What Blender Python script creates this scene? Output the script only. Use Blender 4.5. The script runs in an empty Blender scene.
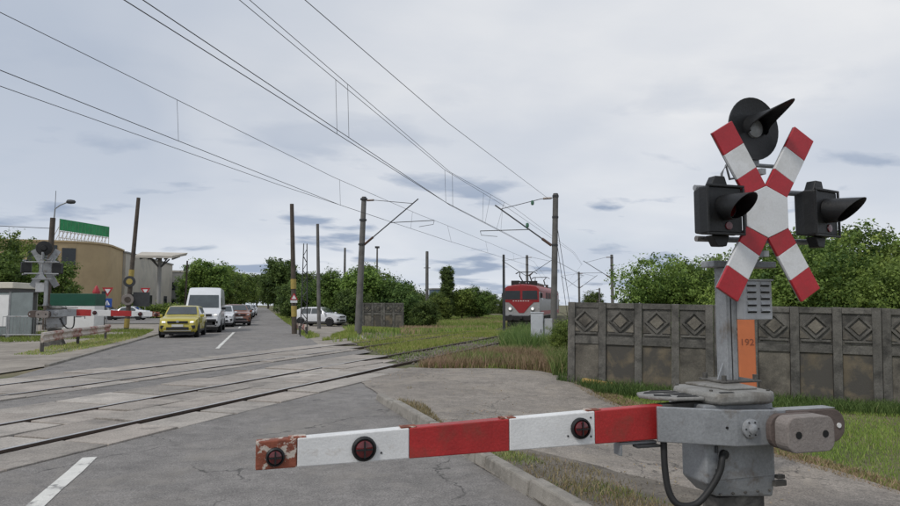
import bpy, bmesh, math, random
import numpy as np
from mathutils import Vector, Matrix, Euler
R = math.radians
random.seed(7)
SC = bpy.context.scene
COL = SC.collection

# ------------------------------------------------------------------ camera
cam = bpy.data.cameras.new('camera')
cam.sensor_width = 36.0
cam.lens = 36.0 * 660 / 900
cam.clip_start = 0.05
cam.clip_end = 6000
camo = bpy.data.objects.new('camera', cam)
COL.objects.link(camo)
camo.location = (0, 0, 1.6)
camo.rotation_euler = (R(90 + 4.505), 0, R(-15.853))
SC.camera = camo

# ------------------------------------------------------------------ world
SUN_EL, SUN_AZ = 50.0, 238.0        # azimuth measured clockwise from +Y
world = bpy.data.worlds.new('World')
SC.world = world
world.use_nodes = True
wn, wl = world.node_tree.nodes, world.node_tree.links
wn.clear()
def N(tree, typ, **kw):
    n = tree.nodes.new(typ)
    for k, v in kw.items():
        if k == 'ins':
            for kk, vv in v.items():
                n.inputs[kk].default_value = vv
        else:
            setattr(n, k, v)
    return n
wt = world.node_tree
def wmath(op, a, b=None, clamp=False):
    n = N(wt, 'ShaderNodeMath', operation=op, use_clamp=clamp)
    for i, q in enumerate((a, b)):
        if q is None: continue
        if isinstance(q, (int, float)): n.inputs[i].default_value = q
        else: wl.new(q, n.inputs[i])
    return n.outputs[0]
def wramp(src, stops):
    n = N(wt, 'ShaderNodeValToRGB')
    cr = n.color_ramp
    while len(cr.elements) < len(stops): cr.elements.new(0.5)
    for e, (p, c) in zip(cr.elements, stops):
        e.position = p
        e.color = (*c, 1) if not isinstance(c, (int, float)) else (c, c, c, 1)
    wl.new(src, n.inputs[0])
    return n.outputs[0]
def wmix(f, a, b):
    n = N(wt, 'ShaderNodeMix', data_type='RGBA')
    for q, i in ((f, 0), (a, 6), (b, 7)):
        if isinstance(q, tuple): n.inputs[i].default_value = (*q, 1)
        elif isinstance(q, (int, float)): n.inputs[i].default_value = q
        else: wl.new(q, n.inputs[i])
    return n.outputs[2]
tc = N(wt, 'ShaderNodeTexCoord')
sep = N(wt, 'ShaderNodeSeparateXYZ'); wl.new(tc.outputs['Generated'], sep.inputs[0])
zz = wmath('MAXIMUM', sep.outputs[2], 0.0)
den = wmath('ADD', zz, 0.17)
comb = N(wt, 'ShaderNodeCombineXYZ')
wl.new(wmath('DIVIDE', sep.outputs[0], den), comb.inputs[0])
wl.new(wmath('DIVIDE', sep.outputs[1], den), comb.inputs[1])
def wnoise(scale, detail, rough, off, stretch=(1, 1, 1), dist=0.0):
    m = N(wt, 'ShaderNodeMapping')
    m.inputs['Location'].default_value = off
    m.inputs['Rotation'].default_value = (0, 0, R(20))
    m.inputs['Scale'].default_value = stretch
    wl.new(comb.outputs[0], m.inputs[0])
    n = N(wt, 'ShaderNodeTexNoise', ins={'Scale': scale, 'Detail': detail, 'Roughness': rough, 'Distortion': dist})
    wl.new(m.outputs[0], n.inputs['Vector'])
    return n.outputs[0]
n_big = wnoise(0.55, 4, 0.5, (3.1, 1.7, 0), (1, 0.6, 1), 0.3)
n_mid = wnoise(1.6, 7, 0.55, (7.3, 4.2, 0), (0.7, 1.0, 1), 0.2)
n_dark = wnoise(2.1, 7, 0.50, (2.6, 8.4, 0), (0.75, 1.0, 1), 0.15)
sheet = wmix(wramp(n_big, [(0.36, 0.0), (0.66, 1.0)]), (0.47, 0.525, 0.62), (0.80, 0.81, 0.83))
sheet = wmix(wmath('MULTIPLY', wramp(n_mid, [(0.40, 0.0), (0.70, 1.0)]), 0.32), sheet, (0.43, 0.495, 0.61))
low = wramp(zz, [(0.0, 1.0), (0.30, 0.0)])
sheet = wmix(wmath('MULTIPLY', low, 0.5), sheet, (0.72, 0.775, 0.855))
dark_m = wramp(n_dark, [(0.555, 0.0), (0.635, 1.0)])
dark_w = wramp(zz, [(0.0, 0.6), (0.05, 0.95), (0.15, 0.95), (0.24, 0.30), (0.38, 0.0)])
sheet = wmix(wmath('MULTIPLY', dark_m, dark_w), sheet, (0.315, 0.385, 0.51))
sky = N(wt, 'ShaderNodeTexSky', sky_type='NISHITA', sun_disc=False)
sky.sun_elevation = R(SUN_EL)
sky.sun_rotation = R(SUN_AZ)
bg_sky = N(wt, 'ShaderNodeBackground', ins={'Strength': 0.10}); wl.new(sky.outputs[0], bg_sky.inputs[0])
bg_cl = N(wt, 'ShaderNodeBackground', ins={'Strength': 0.94}); wl.new(sheet, bg_cl.inputs[0])
msh = N(wt, 'ShaderNodeMixShader')
cover = wramp(n_mid, [(0.26, 0.86), (0.42, 1.0)])
wl.new(cover, msh.inputs[0]); wl.new(bg_sky.outputs[0], msh.inputs[1]); wl.new(bg_cl.outputs[0], msh.inputs[2])
wo = N(wt, 'ShaderNodeOutputWorld'); wl.new(msh.outputs[0], wo.inputs[0])

# ------------------------------------------------------------------ sun
sl = bpy.data.lights.new('sun', 'SUN')
sl.energy = 1.5
sl.angle = R(11)
sl.color = (1.0, 0.96, 0.90)
so = bpy.data.objects.new('sun', sl); COL.objects.link(so)
sd = Vector((math.sin(R(SUN_AZ)) * math.cos(R(SUN_EL)), math.cos(R(SUN_AZ)) * math.cos(R(SUN_EL)), math.sin(R(SUN_EL))))
so.rotation_euler = sd.to_track_quat('Z', 'Y').to_euler()
so.location = (0, 0, 60)

SC.view_settings.view_transform = 'Standard'
SC.view_settings.look = 'None'
SC.view_settings.exposure = 0.13
SC.view_settings.gamma = 1.0
SC.view_settings.use_curve_mapping = False

# ------------------------------------------------------------------ materials
MATS = {}
def mat(name, col, rough=0.7, var=0.18, scale=6.0, bump=0.0, bscale=None, metal=0.0, dirt=None, dirt_amt=0.0, dscale=2.0,
        dthr=(0.5, 0.65), emit=None, fine=0.0, fscale=120.0, coat=0.0, trans=0.0, rand=0.0):
    """Principled material with noise-driven tone, optional dirt/wear blotches, fine speckle and bump."""
    if name in MATS: return MATS[name]
    m = bpy.data.materials.new(name); m.use_nodes = True
    t = m.node_tree; t.nodes.clear(); L = t.links.new
    o = N(t, 'ShaderNodeOutputMaterial'); b = N(t, 'ShaderNodeBsdfPrincipled', ins={'Roughness': rough, 'Metallic': metal})
    if coat: b.inputs['Coat Weight'].default_value = coat
    if trans: b.inputs['Transmission Weight'].default_value = trans
    L(b.outputs[0], o.inputs[0])
    tc = N(t, 'ShaderNodeTexCoord')
    oi = N(t, 'ShaderNodeObjectInfo'); of = N(t, 'ShaderNodeVectorMath', operation='MULTIPLY_ADD'); of.inputs[1].default_value = (37, 53, 29)
    L(oi.outputs['Random'], of.inputs[0]); L(tc.outputs['Object'], of.inputs[2]); OV = of.outputs[0]
    n1 = N(t, 'ShaderNodeTexNoise', ins={'Scale': scale, 'Detail': 5, 'Roughness': 0.6}); L(OV, n1.inputs['Vector'])
    r1 = N(t, 'ShaderNodeMapRange', ins={1: 0.3, 2: 0.7, 3: 0.0, 4: 1.0}); L(n1.outputs[0], r1.inputs[0])
    mx = N(t, 'ShaderNodeMix', data_type='RGBA')
    mx.inputs[6].default_value = (*[c * (1 - var) for c in col], 1); mx.inputs[7].default_value = (*[min(1, c * (1 + var)) for c in col], 1)
    L(r1.outputs[0], mx.inputs[0]); cur = mx.outputs[2]
    if rand:
        rr = N(t, 'ShaderNodeMapRange', ins={1: 0.0, 2: 1.0, 3: 1 - rand, 4: 1 + rand}); L(oi.outputs['Random'], rr.inputs[0])
        mr_ = N(t, 'ShaderNodeVectorMath', operation='SCALE'); L(cur, mr_.inputs[0]); L(rr.outputs[0], mr_.inputs[3]); cur = mr_.outputs[0]
    if fine:
        n3 = N(t, 'ShaderNodeTexNoise', ins={'Scale': fscale, 'Detail': 2, 'Roughness': 0.7}); L(OV, n3.inputs['Vector'])
        r3 = N(t, 'ShaderNodeMapRange', ins={1: 0.3, 2: 0.7, 3: 1 - fine, 4: 1 + fine}); L(n3.outputs[0], r3.inputs[0])
        m3 = N(t, 'ShaderNodeVectorMath', operation='SCALE'); L(cur, m3.inputs[0]); L(r3.outputs[0], m3.inputs[3]); cur = m3.outputs[0]
    if dirt:
        n2 = N(t, 'ShaderNodeTexNoise', ins={'Scale': dscale, 'Detail': 7, 'Roughness': 0.65, 'Distortion': 0.3}); L(OV, n2.inputs['Vector'])
        r2 = N(t, 'ShaderNodeMapRange', ins={1: dthr[0], 2: dthr[1], 3: 0.0, 4: dirt_amt}); L(n2.outputs[0], r2.inputs[0])
        m2 = N(t, 'ShaderNodeMix', data_type='RGBA'); m2.inputs[7].default_value = (*dirt, 1)
        L(r2.outputs[0], m2.inputs[0]); L(cur, m2.inputs[6]); cur = m2.outputs[2]
    L(cur, b.inputs['Base Color'])
    if bump:
        nb = N(t, 'ShaderNodeTexNoise', ins={'Scale': bscale or scale * 4, 'Detail': 4, 'Roughness': 0.6}); L(OV, nb.inputs['Vector'])
        bp = N(t, 'ShaderNodeBump', ins={'Strength': min(1, bump), 'Distance': 0.01}); L(nb.outputs[0], bp.inputs['Height']); L(bp.outputs[0], b.inputs['Normal'])
    if emit:
        b.inputs['Emission Color'].default_value = (*emit[0], 1); b.inputs['Emission Strength'].default_value = emit[1]
    MATS[name] = m
    return m
def foliage(name, dark, light, dry=None, trans=0.35):
    """leaf / blade material driven by a per-leaf 'tint' attribute."""
    m = bpy.data.materials.new(name); m.use_nodes = True
    t = m.node_tree; t.nodes.clear(); L = t.links.new
    o = N(t, 'ShaderNodeOutputMaterial'); b = N(t, 'ShaderNodeBsdfPrincipled', ins={'Roughness': 0.6, 'Specular IOR Level': 0.25})
    a = N(t, 'ShaderNodeAttribute', attribute_name='tint')
    r = N(t, 'ShaderNodeValToRGB'); cr = r.color_ramp
    cr.elements[0].color = (*dark, 1); cr.elements[1].color = (*light, 1)
    if dry:
        cr.elements[1].position = 0.6
        e = cr.elements.new(0.9); e.color = (*dry, 1)
    L(a.outputs['Fac'], r.inputs[0])
    oi = N(t, 'ShaderNodeObjectInfo'); hs = N(t, 'ShaderNodeHueSaturation')
    h1 = N(t, 'ShaderNodeMapRange', ins={1: 0.0, 2: 1.0, 3: 0.482, 4: 0.512}); L(oi.outputs['Random'], h1.inputs[0]); L(h1.outputs[0], hs.inputs['Hue'])
    v1 = N(t, 'ShaderNodeMath', operation='PINGPONG', ins={1: 0.15}); L(oi.outputs['Random'], v1.inputs[0]); v2 = N(t, 'ShaderNodeMapRange', ins={1: 0.0, 2: 0.15, 3: 0.85, 4: 1.2}); L(v1.outputs[0], v2.inputs[0]); L(v2.outputs[0], hs.inputs['Value'])
    L(r.outputs[0], hs.inputs['Color']); r = hs
    L(r.outputs[0], b.inputs['Base Color'])
    tr = N(t, 'ShaderNodeBsdfTranslucent'); L(r.outputs[0], tr.inputs[0])
    ms = N(t, 'ShaderNodeMixShader', ins={0: trans}); L(b.outputs[0], ms.inputs[1]); L(tr.outputs[0], ms.inputs[2]); L(ms.outputs[0], o.inputs[0])
    MATS[name] = m
    return m
def asphalt(name, col, crack=0.6, patch=0.25, cscale=0.22, light=None):
    m = bpy.data.materials.new(name); m.use_nodes = True
    t = m.node_tree; t.nodes.clear(); L = t.links.new
    o = N(t, 'ShaderNodeOutputMaterial'); b = N(t, 'ShaderNodeBsdfPrincipled', ins={'Roughness': 0.85})
    L(b.outputs[0], o.inputs[0]); tc = N(t, 'ShaderNodeTexCoord')
    def nz(s, d, r, dist=0): 
        n = N(t, 'ShaderNodeTexNoise', ins={'Scale': s, 'Detail': d, 'Roughness': r, 'Distortion': dist}); L(tc.outputs['Object'], n.inputs['Vector']); return n
    def mr(src, a, bb, c, d):
        n = N(t, 'ShaderNodeMapRange', ins={1: a, 2: bb, 3: c, 4: d}); L(src, n.inputs[0]); return n.outputs[0]
    def scale(c, f):
        n = N(t, 'ShaderNodeVectorMath', operation='SCALE'); L(c, n.inputs[0]); L(f, n.inputs[3]); return n.outputs[0]
    rgb = N(t, 'ShaderNodeRGB'); rgb.outputs[0].default_value = (*col, 1)
    c = scale(rgb.outputs[0], mr(nz(0.5, 6, 0.6, 0.4).outputs[0], 0.3, 0.7, 1 - patch, 1 + patch))
    c = scale(c, mr(nz(60, 3, 0.85).outputs[0], 0.30, 0.70, 0.42, 1.58))
    c = scale(c, mr(nz(15, 4, 0.7).outputs[0], 0.3, 0.7, 0.82, 1.18))
    c = scale(c, mr(nz(3.2, 6, 0.65, 0.5).outputs[0], 0.32, 0.68, 0.78, 1.2))
    c = scale(c, mr(nz(1.7, 7, 0.7, 0.8).outputs[0], 0.62, 0.74, 1.0, 0.72))
    # dirt streaks in lighter, dustier tone
    m2 = N(t, 'ShaderNodeMix', data_type='RGBA'); m2.inputs[7].default_value = (*(light or [x * 1.35 for x in col]), 1)
    L(mr(nz(0.9, 8, 0.7, 0.6).outputs[0], 0.50, 0.70, 0, 0.7), m2.inputs[0]); L(c, m2.inputs[6]); c = m2.outputs[2]
    # crack network: distorted voronoi edges, broken up by noise
    nd = nz(1.3, 4, 0.6); vm = N(t, 'ShaderNodeVectorMath', operation='MULTIPLY_ADD'); vm.inputs[1].default_value = (1.2, 1.2, 1.2)
    L(nd.outputs['Color'], vm.inputs[0]); L(tc.outputs['Object'], vm.inputs[2])
    vo = N(t, 'ShaderNodeTexVoronoi', feature='DISTANCE_TO_EDGE', ins={'Scale': cscale}); L(vm.outputs[0], vo.inputs['Vector'])
    e = mr(vo.outputs['Distance'], 0.0, 0.0075, crack, 0.0)
    br = mr(nz(0.7, 3, 0.5).outputs[0], 0.42, 0.50, 0.0, 1.0)
    mm = N(t, 'ShaderNodeMath', operation='MULTIPLY'); L(e, mm.inputs[0]); L(br, mm.inputs[1])
    m4 = N(t, 'ShaderNodeMix', data_type='RGBA'); m4.inputs[7].default_value = (*[x * 0.25 for x in col], 1)
    L(mm.outputs[0], m4.inputs[0]); L(c, m4.inputs[6]); L(m4.outputs[2], b.inputs['Base Color'])
    bp = N(t, 'ShaderNodeBump', ins={'Strength': 0.5, 'Distance': 0.006}); L(nz(90, 3, 0.7).outputs[0], bp.inputs['Height']); L(bp.outputs[0], b.inputs['Normal'])
    MATS[name] = m
    return m

M = {}
M['road'] = asphalt('asphalt_road', (0.188, 0.176, 0.165), 0.95, 0.16, 0.34, (0.25, 0.228, 0.20))
M['path'] = asphalt('asphalt_path', (0.232, 0.205, 0.176), 0.9, 0.2, 0.45, (0.33, 0.285, 0.23))
M['slab'] = mat('crossing_concrete', (0.315, 0.28, 0.246), 0.85, 0.22, 1.6, 0.6, 40, dirt=(0.13, 0.12, 0.11), dirt_amt=0.7, dscale=2.5, dthr=(0.52, 0.72), fine=0.28, fscale=45, rand=0.12)
M['slab2'] = mat('crossing_concrete_pale', (0.36, 0.328, 0.292), 0.85, 0.2, 1.6, 0.6, 40, dirt=(0.16, 0.15, 0.14), dirt_amt=0.7, dscale=2.1, dthr=(0.5, 0.72), fine=0.28, fscale=45, rand=0.12)
M['slab3'] = mat('crossing_concrete_grey', (0.29, 0.262, 0.232), 0.85, 0.2, 1.6, 0.6, 40, dirt=(0.12, 0.11, 0.10), dirt_amt=0.7, dscale=2.9, dthr=(0.5, 0.7), fine=0.28, fscale=45, rand=0.12)
M['groove'] = mat('rail_groove_dirt', (0.035, 0.032, 0.03), 0.95, 0.3, 12, 0.6)
M['kerb'] = mat('kerb_concrete', (0.265, 0.245, 0.215), 0.9, 0.22, 3, 0.6, 50, dirt=(0.13, 0.12, 0.10), dirt_amt=0.75, dscale=4, fine=0.2)
M['wall'] = mat('weathered_concrete', (0.128, 0.121, 0.108), 0.9, 0.3, 2.2, 0.7, 30, dirt=(0.035, 0.034, 0.031), dirt_amt=0.85, dscale=3.2, dthr=(0.46, 0.66), fine=0.22, fscale=50, rand=0.14)
M['wallp'] = mat('weathered_panel_concrete', (0.155, 0.140, 0.115), 0.9, 0.38, 1.8, 0.6, 30, dirt=(0.05, 0.046, 0.04), dirt_amt=0.85, dscale=2.2, dthr=(0.45, 0.65), fine=0.2, fscale=50, rand=0.22)
M['wallo'] = mat('ochre_stained_concrete', (0.160, 0.132, 0.092), 0.9, 0.25, 2.5, 0.5, 30, dirt=(0.075, 0.07, 0.062), dirt_amt=0.95, dscale=2.2, dthr=(0.40, 0.54), fine=0.16)
M['markings'] = mat('worn_white_paint', (0.64, 0.63, 0.59), 0.8, 0.12, 5, 0.3, 60, dirt=(0.20, 0.195, 0.19), dirt_amt=0.9, dscale=7, dthr=(0.54, 0.66), fine=0.12)
M['white_paint'] = mat('boom_white_paint', (0.70, 0.70, 0.69), 0.5, 0.10, 4, 0.25, 60, dirt=(0.42, 0.36, 0.30), dirt_amt=0.5, dscale=11, dthr=(0.60, 0.74), fine=0.05, fscale=90)
M['red_paint'] = mat('boom_red_paint', (0.38, 0.022, 0.022), 0.48, 0.2, 4, 0.25, 60, dirt=(0.22, 0.045, 0.03), dirt_amt=0.75, dscale=6, dthr=(0.52, 0.70), fine=0.12, fscale=80)
M['rusty_red'] = mat('rusty_red_paint', (0.215, 0.062, 0.034), 0.8, 0.4, 12, 0.5, 60, dirt=(0.50, 0.44, 0.38), dirt_amt=1.0, dscale=17, dthr=(0.535, 0.575))
M['sign_white'] = mat('reflective_white_sheet', (0.72, 0.73, 0.74), 0.4, 0.07, 4, 0.1, 40, dirt=(0.48, 0.47, 0.44), dirt_amt=0.6, dscale=4, dthr=(0.48, 0.7), fine=0.05, fscale=70, rand=0.04)
M['sign_red'] = mat('reflective_red_sheet', (0.42, 0.020, 0.030), 0.4, 0.15, 5, 0.1, 40, dirt=(0.30, 0.03, 0.03), dirt_amt=0.6, dscale=6, dthr=(0.48, 0.7), fine=0.08, fscale=70, rand=0.08)
M['galv'] = mat('galvanised_grey_steel', (0.285, 0.295, 0.305), 0.5, 0.16, 4, 0.25, 50, metal=0.25, dirt=(0.13, 0.095, 0.065), dirt_amt=0.8, dscale=4.5, dthr=(0.55, 0.70), fine=0.12, fscale=60, rand=0.08)
M['galv_light'] = mat('pale_weathered_cover', (0.235, 0.23, 0.215), 0.65, 0.14, 6, 0.4, 40, metal=0.1, dirt=(0.10, 0.085, 0.065), dirt_amt=0.85, dscale=5, dthr=(0.48, 0.66), fine=0.15, fscale=60)
M['dark_frame'] = mat('dark_rusty_frame', (0.07, 0.066, 0.06), 0.8, 0.35, 8, 0.5, dirt=(0.20, 0.19, 0.17), dirt_amt=0.7, dscale=6)
M['black'] = mat('matt_black_paint', (0.0065, 0.007, 0.008), 0.5, 0.3, 6, 0.2, 40, dirt=(0.022, 0.022, 0.021), dirt_amt=0.5, dscale=4)
M['rubber'] = mat('black_rubber', (0.012, 0.012, 0.012), 0.6, 0.2, 10)
M['hole'] = mat('dark_opening', (0.008, 0.008, 0.008), 0.9, 0.1, 5)
M['weight'] = mat('pinkish_cast_weight', (0.235, 0.208, 0.192), 0.85, 0.15, 5, 0.5, 50, dirt=(0.16, 0.13, 0.115), dirt_amt=0.6, dscale=5, fine=0.15)
M['weight_dark'] = mat('dark_cast_weight', (0.11, 0.085, 0.075), 0.85, 0.25, 5, 0.5, 50)
M['red_lens'] = mat('dark_red_lens', (0.11, 0.007, 0.009), 0.15, 0.2, 20, coat=0.5)
M['orange'] = mat('faded_orange_plastic', (0.52, 0.155, 0.058), 0.55, 0.1, 3, 0.1, dirt=(0.34, 0.11, 0.05), dirt_amt=0.5, dscale=3)
M['ink'] = mat('faded_print', (0.20, 0.06, 0.03), 0.7, 0.1, 5)
M['box_grey'] = mat('light_grey_cabinet', (0.43, 0.44, 0.45), 0.5, 0.08, 4, dirt=(0.25, 0.24, 0.23), dirt_amt=0.5, dscale=5)
M['cab_white'] = mat('pale_painted_cabinet', (0.50, 0.52, 0.55), 0.5, 0.08, 3, dirt=(0.28, 0.27, 0.26), dirt_amt=0.6, dscale=3)
M['mast'] = mat('mast_concrete', (0.14, 0.135, 0.128), 0.9, 0.2, 2, 0.4, 30, dirt=(0.06, 0.058, 0.054), dirt_amt=0.6, dscale=1.5)
M['wood'] = mat('weathered_pole_wood', (0.085, 0.068, 0.055), 0.9, 0.25, 3, 0.5, 30, dirt=(0.04, 0.034, 0.03), dirt_amt=0.7, dscale=2)
M['yellow_band'] = mat('faded_yellow_band', (0.36, 0.27, 0.07), 0.7, 0.15, 6)
M['steel_dark'] = mat('dark_steel', (0.05, 0.052, 0.055), 0.55, 0.2, 5, metal=0.3)
M['wire'] = mat('overhead_wire', (0.035, 0.034, 0.036), 0.6, 0.1, 5)
M['insul'] = mat('brown_insulator', (0.09, 0.05, 0.035), 0.3, 0.2, 8)
M['ivy_green'] = mat('insulator_green', (0.06, 0.16, 0.10), 0.3, 0.2, 8)
M['rail'] = mat('rusty_rail', (0.075, 0.052, 0.04), 0.7, 0.25, 6, 0.3)
M['railtop'] = mat('worn_rail_head', (0.52, 0.51, 0.50), 0.4, 0.15, 3, metal=0.6)
M['sleeper'] = mat('sleeper_concrete', (0.20, 0.18, 0.155), 0.9, 0.25, 3, 0.4)
M['stone'] = mat('ballast_stone', (0.17, 0.15, 0.13), 0.9, 0.4, 3, 0.3)
M['tan'] = mat('tan_render_wall', (0.47, 0.355, 0.205), 0.85, 0.08, 0.4, dirt=(0.38, 0.285, 0.165), dirt_amt=0.5, dscale=0.3)
M['offwhite'] = mat('off_white_render', (0.50, 0.46, 0.395), 0.85, 0.07, 0.4, dirt=(0.30, 0.29, 0.27), dirt_amt=0.5, dscale=0.3)
M['bgrey'] = mat('grey_render', (0.27, 0.265, 0.25), 0.85, 0.1, 0.5)
M['bdark'] = mat('dark_render', (0.085, 0.085, 0.085), 0.8, 0.1, 0.5)
M['green_sign'] = mat('green_billboard', (0.010, 0.25, 0.08), 0.5, 0.25, 0.8)
M['green_dark'] = mat('dark_green_sheet', (0.008, 0.075, 0.045), 0.5, 0.12, 2)
M['white'] = mat('plain_white_paint', (0.74, 0.74, 0.73), 0.5, 0.05, 3)
M['cream'] = mat('cream_roof_edge', (0.60, 0.57, 0.48), 0.6, 0.06, 2)
M['glass'] = mat('dark_window_glass', (0.022, 0.027, 0.032), 0.16, 0.15, 2)
M['shelterglass'] = mat('dusty_shelter_glass', (0.20, 0.23, 0.23), 0.2, 0.2, 1.5)
M['blue_sign'] = mat('blue_sign_sheet', (0.015, 0.07, 0.33), 0.4, 0.08, 3)
M['tyre'] = mat('tyre_rubber', (0.014, 0.014, 0.015), 0.85, 0.2, 10)
M['rim'] = mat('wheel_alloy', (0.32, 0.32, 0.33), 0.35, 0.1, 6, metal=0.6)
M['plastic'] = mat('black_car_plastic', (0.018, 0.018, 0.02), 0.6, 0.15, 6)
M['headlamp'] = mat('headlamp_on', (0.85, 0.85, 0.85), 0.2, 0.03, 3, emit=((1, 0.97, 0.9), 0.45))
M['headlamp_off'] = mat('headlamp_clear', (0.55, 0.56, 0.58), 0.1, 0.05, 3)
M['taillamp'] = mat('tail_lamp_red', (0.35, 0.01, 0.01), 0.2, 0.05, 3)
M['plate'] = mat('number_plate_white', (0.62, 0.62, 0.60), 0.5, 0.04, 3)
M['car_yellow'] = mat('yellow_car_paint', (0.43, 0.36, 0.035), 0.3, 0.05, 2, coat=0.6)
M['car_white'] = mat('white_car_paint', (0.66, 0.67, 0.69), 0.3, 0.03, 2, coat=0.6)
M['car_brown'] = mat('copper_brown_car_paint', (0.20, 0.065, 0.03), 0.3, 0.08, 2, coat=0.6)
M['car_silver'] = mat('silver_car_paint', (0.34, 0.35, 0.37), 0.3, 0.05, 2, metal=0.4, coat=0.5)
M['car_dark'] = mat('dark_car_paint', (0.035, 0.037, 0.045), 0.3, 0.05, 2, coat=0.5)
M['loco_red'] = mat('locomotive_red', (0.27, 0.014, 0.018), 0.45, 0.12, 1.5, dirt=(0.16, 0.02, 0.02), dirt_amt=0.5, dscale=1.5)
M['loco_grey'] = mat('locomotive_pale_grey', (0.31, 0.31, 0.31), 0.5, 0.1, 1.5, dirt=(0.22, 0.20, 0.19), dirt_amt=0.6, dscale=1.5)
M['coach'] = mat('coach_grey_paint', (0.20, 0.21, 0.225), 0.45, 0.1, 1.5)
M['under'] = mat('underframe_black', (0.02, 0.019, 0.018), 0.8, 0.3, 3)
M['bark'] = mat('tree_bark', (0.075, 0.058, 0.045), 0.95, 0.3, 4, 0.6)
M['yellow_wood'] = mat('yellowish_plank', (0.42, 0.27, 0.09), 0.8, 0.2, 6, 0.3)
M['shed_blue'] = mat('blue_grey_cladding', (0.09, 0.13, 0.20), 0.6, 0.1, 1)
foliage('leaf_mid', (0.045, 0.090, 0.020), (0.28, 0.385, 0.09))
foliage('leaf_dark', (0.032, 0.065, 0.018), (0.21, 0.30, 0.08))
foliage('leaf_bright', (0.060, 0.110, 0.022), (0.32, 0.43, 0.10))
foliage('grass_green', (0.085, 0.140, 0.024), (0.27, 0.36, 0.08), (0.44, 0.38, 0.17))
foliage('grass_dry', (0.15, 0.125, 0.06), (0.40, 0.32, 0.18), (0.46, 0.29, 0.23), 0.25)
foliage('weed_tall', (0.055, 0.095, 0.026), (0.21, 0.29, 0.085), (0.40, 0.37, 0.18))
for k in ('leaf_mid', 'leaf_dark', 'leaf_bright', 'grass_green', 'grass_dry', 'weed_tall'): M[k] = MATS[k]

# ------------------------------------------------------------------ geometry helpers
class MB:
    def __init__(s): s.v = []; s.f = []
    def add(s, vs, fs):
        b = len(s.v); s.v += [tuple(p) for p in vs]; s.f += [tuple(i + b for i in q) for q in fs]; return s
    def box(s, x0, x1, y0, y1, z0, z1):
        return s.add([(x0, y0, z0), (x1, y0, z0), (x1, y1, z0), (x0, y1, z0), (x0, y0, z1), (x1, y0, z1), (x1, y1, z1), (x0, y1, z1)],
                     [(0, 3, 2, 1), (4, 5, 6, 7), (0, 1, 5, 4), (1, 2, 6, 5), (2, 3, 7, 6), (3, 0, 4, 7)])
    def obox(s, c, size, rot):
        m = Euler(rot).to_matrix(); c = Vector(c); h = [q / 2 for q in size]
        b = MB().box(-h[0], h[0], -h[1], h[1], -h[2], h[2])
        return s.add([c + m @ Vector(p) for p in b.v], b.f)
    def cyl(s, p0, p1, r0, r1=None, n=12):
        return s.tube([p0, p1], [r0, r0 if r1 is None else r1], n)
    def tube(s, pts, r, n=8):
        pts = [Vector(p) for p in pts]; rs = r if isinstance(r, (list, tuple)) else [r] * len(pts)
        vs, fs = [], []; pu = None
        for i, p in enumerate(pts):
            d = (pts[min(i + 1, len(pts) - 1)] - pts[max(i - 1, 0)]).normalized()
            u = d.cross(Vector((0, 0, 1)))
            if u.length < 1e-3: u = d.cross(Vector((1, 0, 0)))
            u.normalize()
            if pu is not None and u.dot(pu) < 0 and abs(d.z) > 0.9: u = -u
            w = u.cross(d); pu = u
            for k in range(n):
                a = 2 * math.pi * k / n
                vs.append(p + (u * math.cos(a) + w * math.sin(a)) * rs[i])
        for i in range(len(pts) - 1):
            for k in range(n):
                fs.append((i * n + k, i * n + (k + 1) % n, (i + 1) * n + (k + 1) % n, (i + 1) * n + k))
        fs.append(tuple(range(n))[::-1]); fs.append(tuple((len(pts) - 1) * n + k for k in range(n)))
        return s.add(vs, fs)
    def prism(s, poly, axis, a, b):
        n = len(poly)
        def pt(p, q):
            return {'x': (q, p[0], p[1]), 'y': (p[0], q, p[1]), 'z': (p[0], p[1], q)}[axis]
        vs = [pt(p, a) for p in poly] + [pt(p, b) for p in poly]
        fs = [tuple(range(n)), tuple(range(2 * n - 1, n - 1, -1))] + [(i, i + n, (i + 1) % n + n, (i + 1) % n) for i in range(n)]
        return s.add(vs, fs)
    def loft(s, rings, closed=True, caps=True):
        n = len(rings[0]); vs = [p for r in rings for p in r]; fs = []
        for i in range(len(rings) - 1):
            for k in range(n if closed else n - 1):
                fs.append((i * n + k, i * n + (k + 1) % n, (i + 1) * n + (k + 1) % n, (i + 1) * n + k))
        if caps:
            fs.append(tuple(range(n))[::-1]); fs.append(tuple((len(rings) - 1) * n + k for k in range(n)))
        return s.add(vs, fs)
    def lathe(s, prof, org, axis='z', n=20):
        """prof: (radius, offset along axis)."""
        rings = []
        for r, t in prof:
            ring = []
            for k in range(n):
                a = 2 * math.pi * k / n; c, q = r * math.cos(a), r * math.sin(a)
                v = {'z': (c, q, t), 'y': (c, t, q), 'x': (t, c, q)}[axis]
                ring.append((org[0] + v[0], org[1] + v[1], org[2] + v[2]))
            rings.append(ring)
        return s.loft(rings)
    def mesh(s, name, smooth=None, recalc=True):
        me = bpy.data.meshes.new(name); me.from_pydata(s.v, [], s.f)
        if recalc:
            bm = bmesh.new(); bm.from_mesh(me); bmesh.ops.recalc_face_normals(bm, faces=bm.faces); bm.to_mesh(me); bm.free()
        if smooth is not None:
            me.polygons.foreach_set('use_smooth', [True] * len(me.polygons)); me.set_sharp_from_angle(angle=R(smooth))
        me.update(); return me
    def build(s, name, material, parent=None, bevel=0.0, smooth=None, world=False, recalc=True):
        if world and parent is not None:
            inv = parent.matrix_basis.inverted(); s.v = [tuple(inv @ Vector(p)) for p in s.v]
        me = s.mesh(name, smooth, recalc); me.materials.append(M[material] if isinstance(material, str) else material)
        return link(name, me, parent, bevel)
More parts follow.
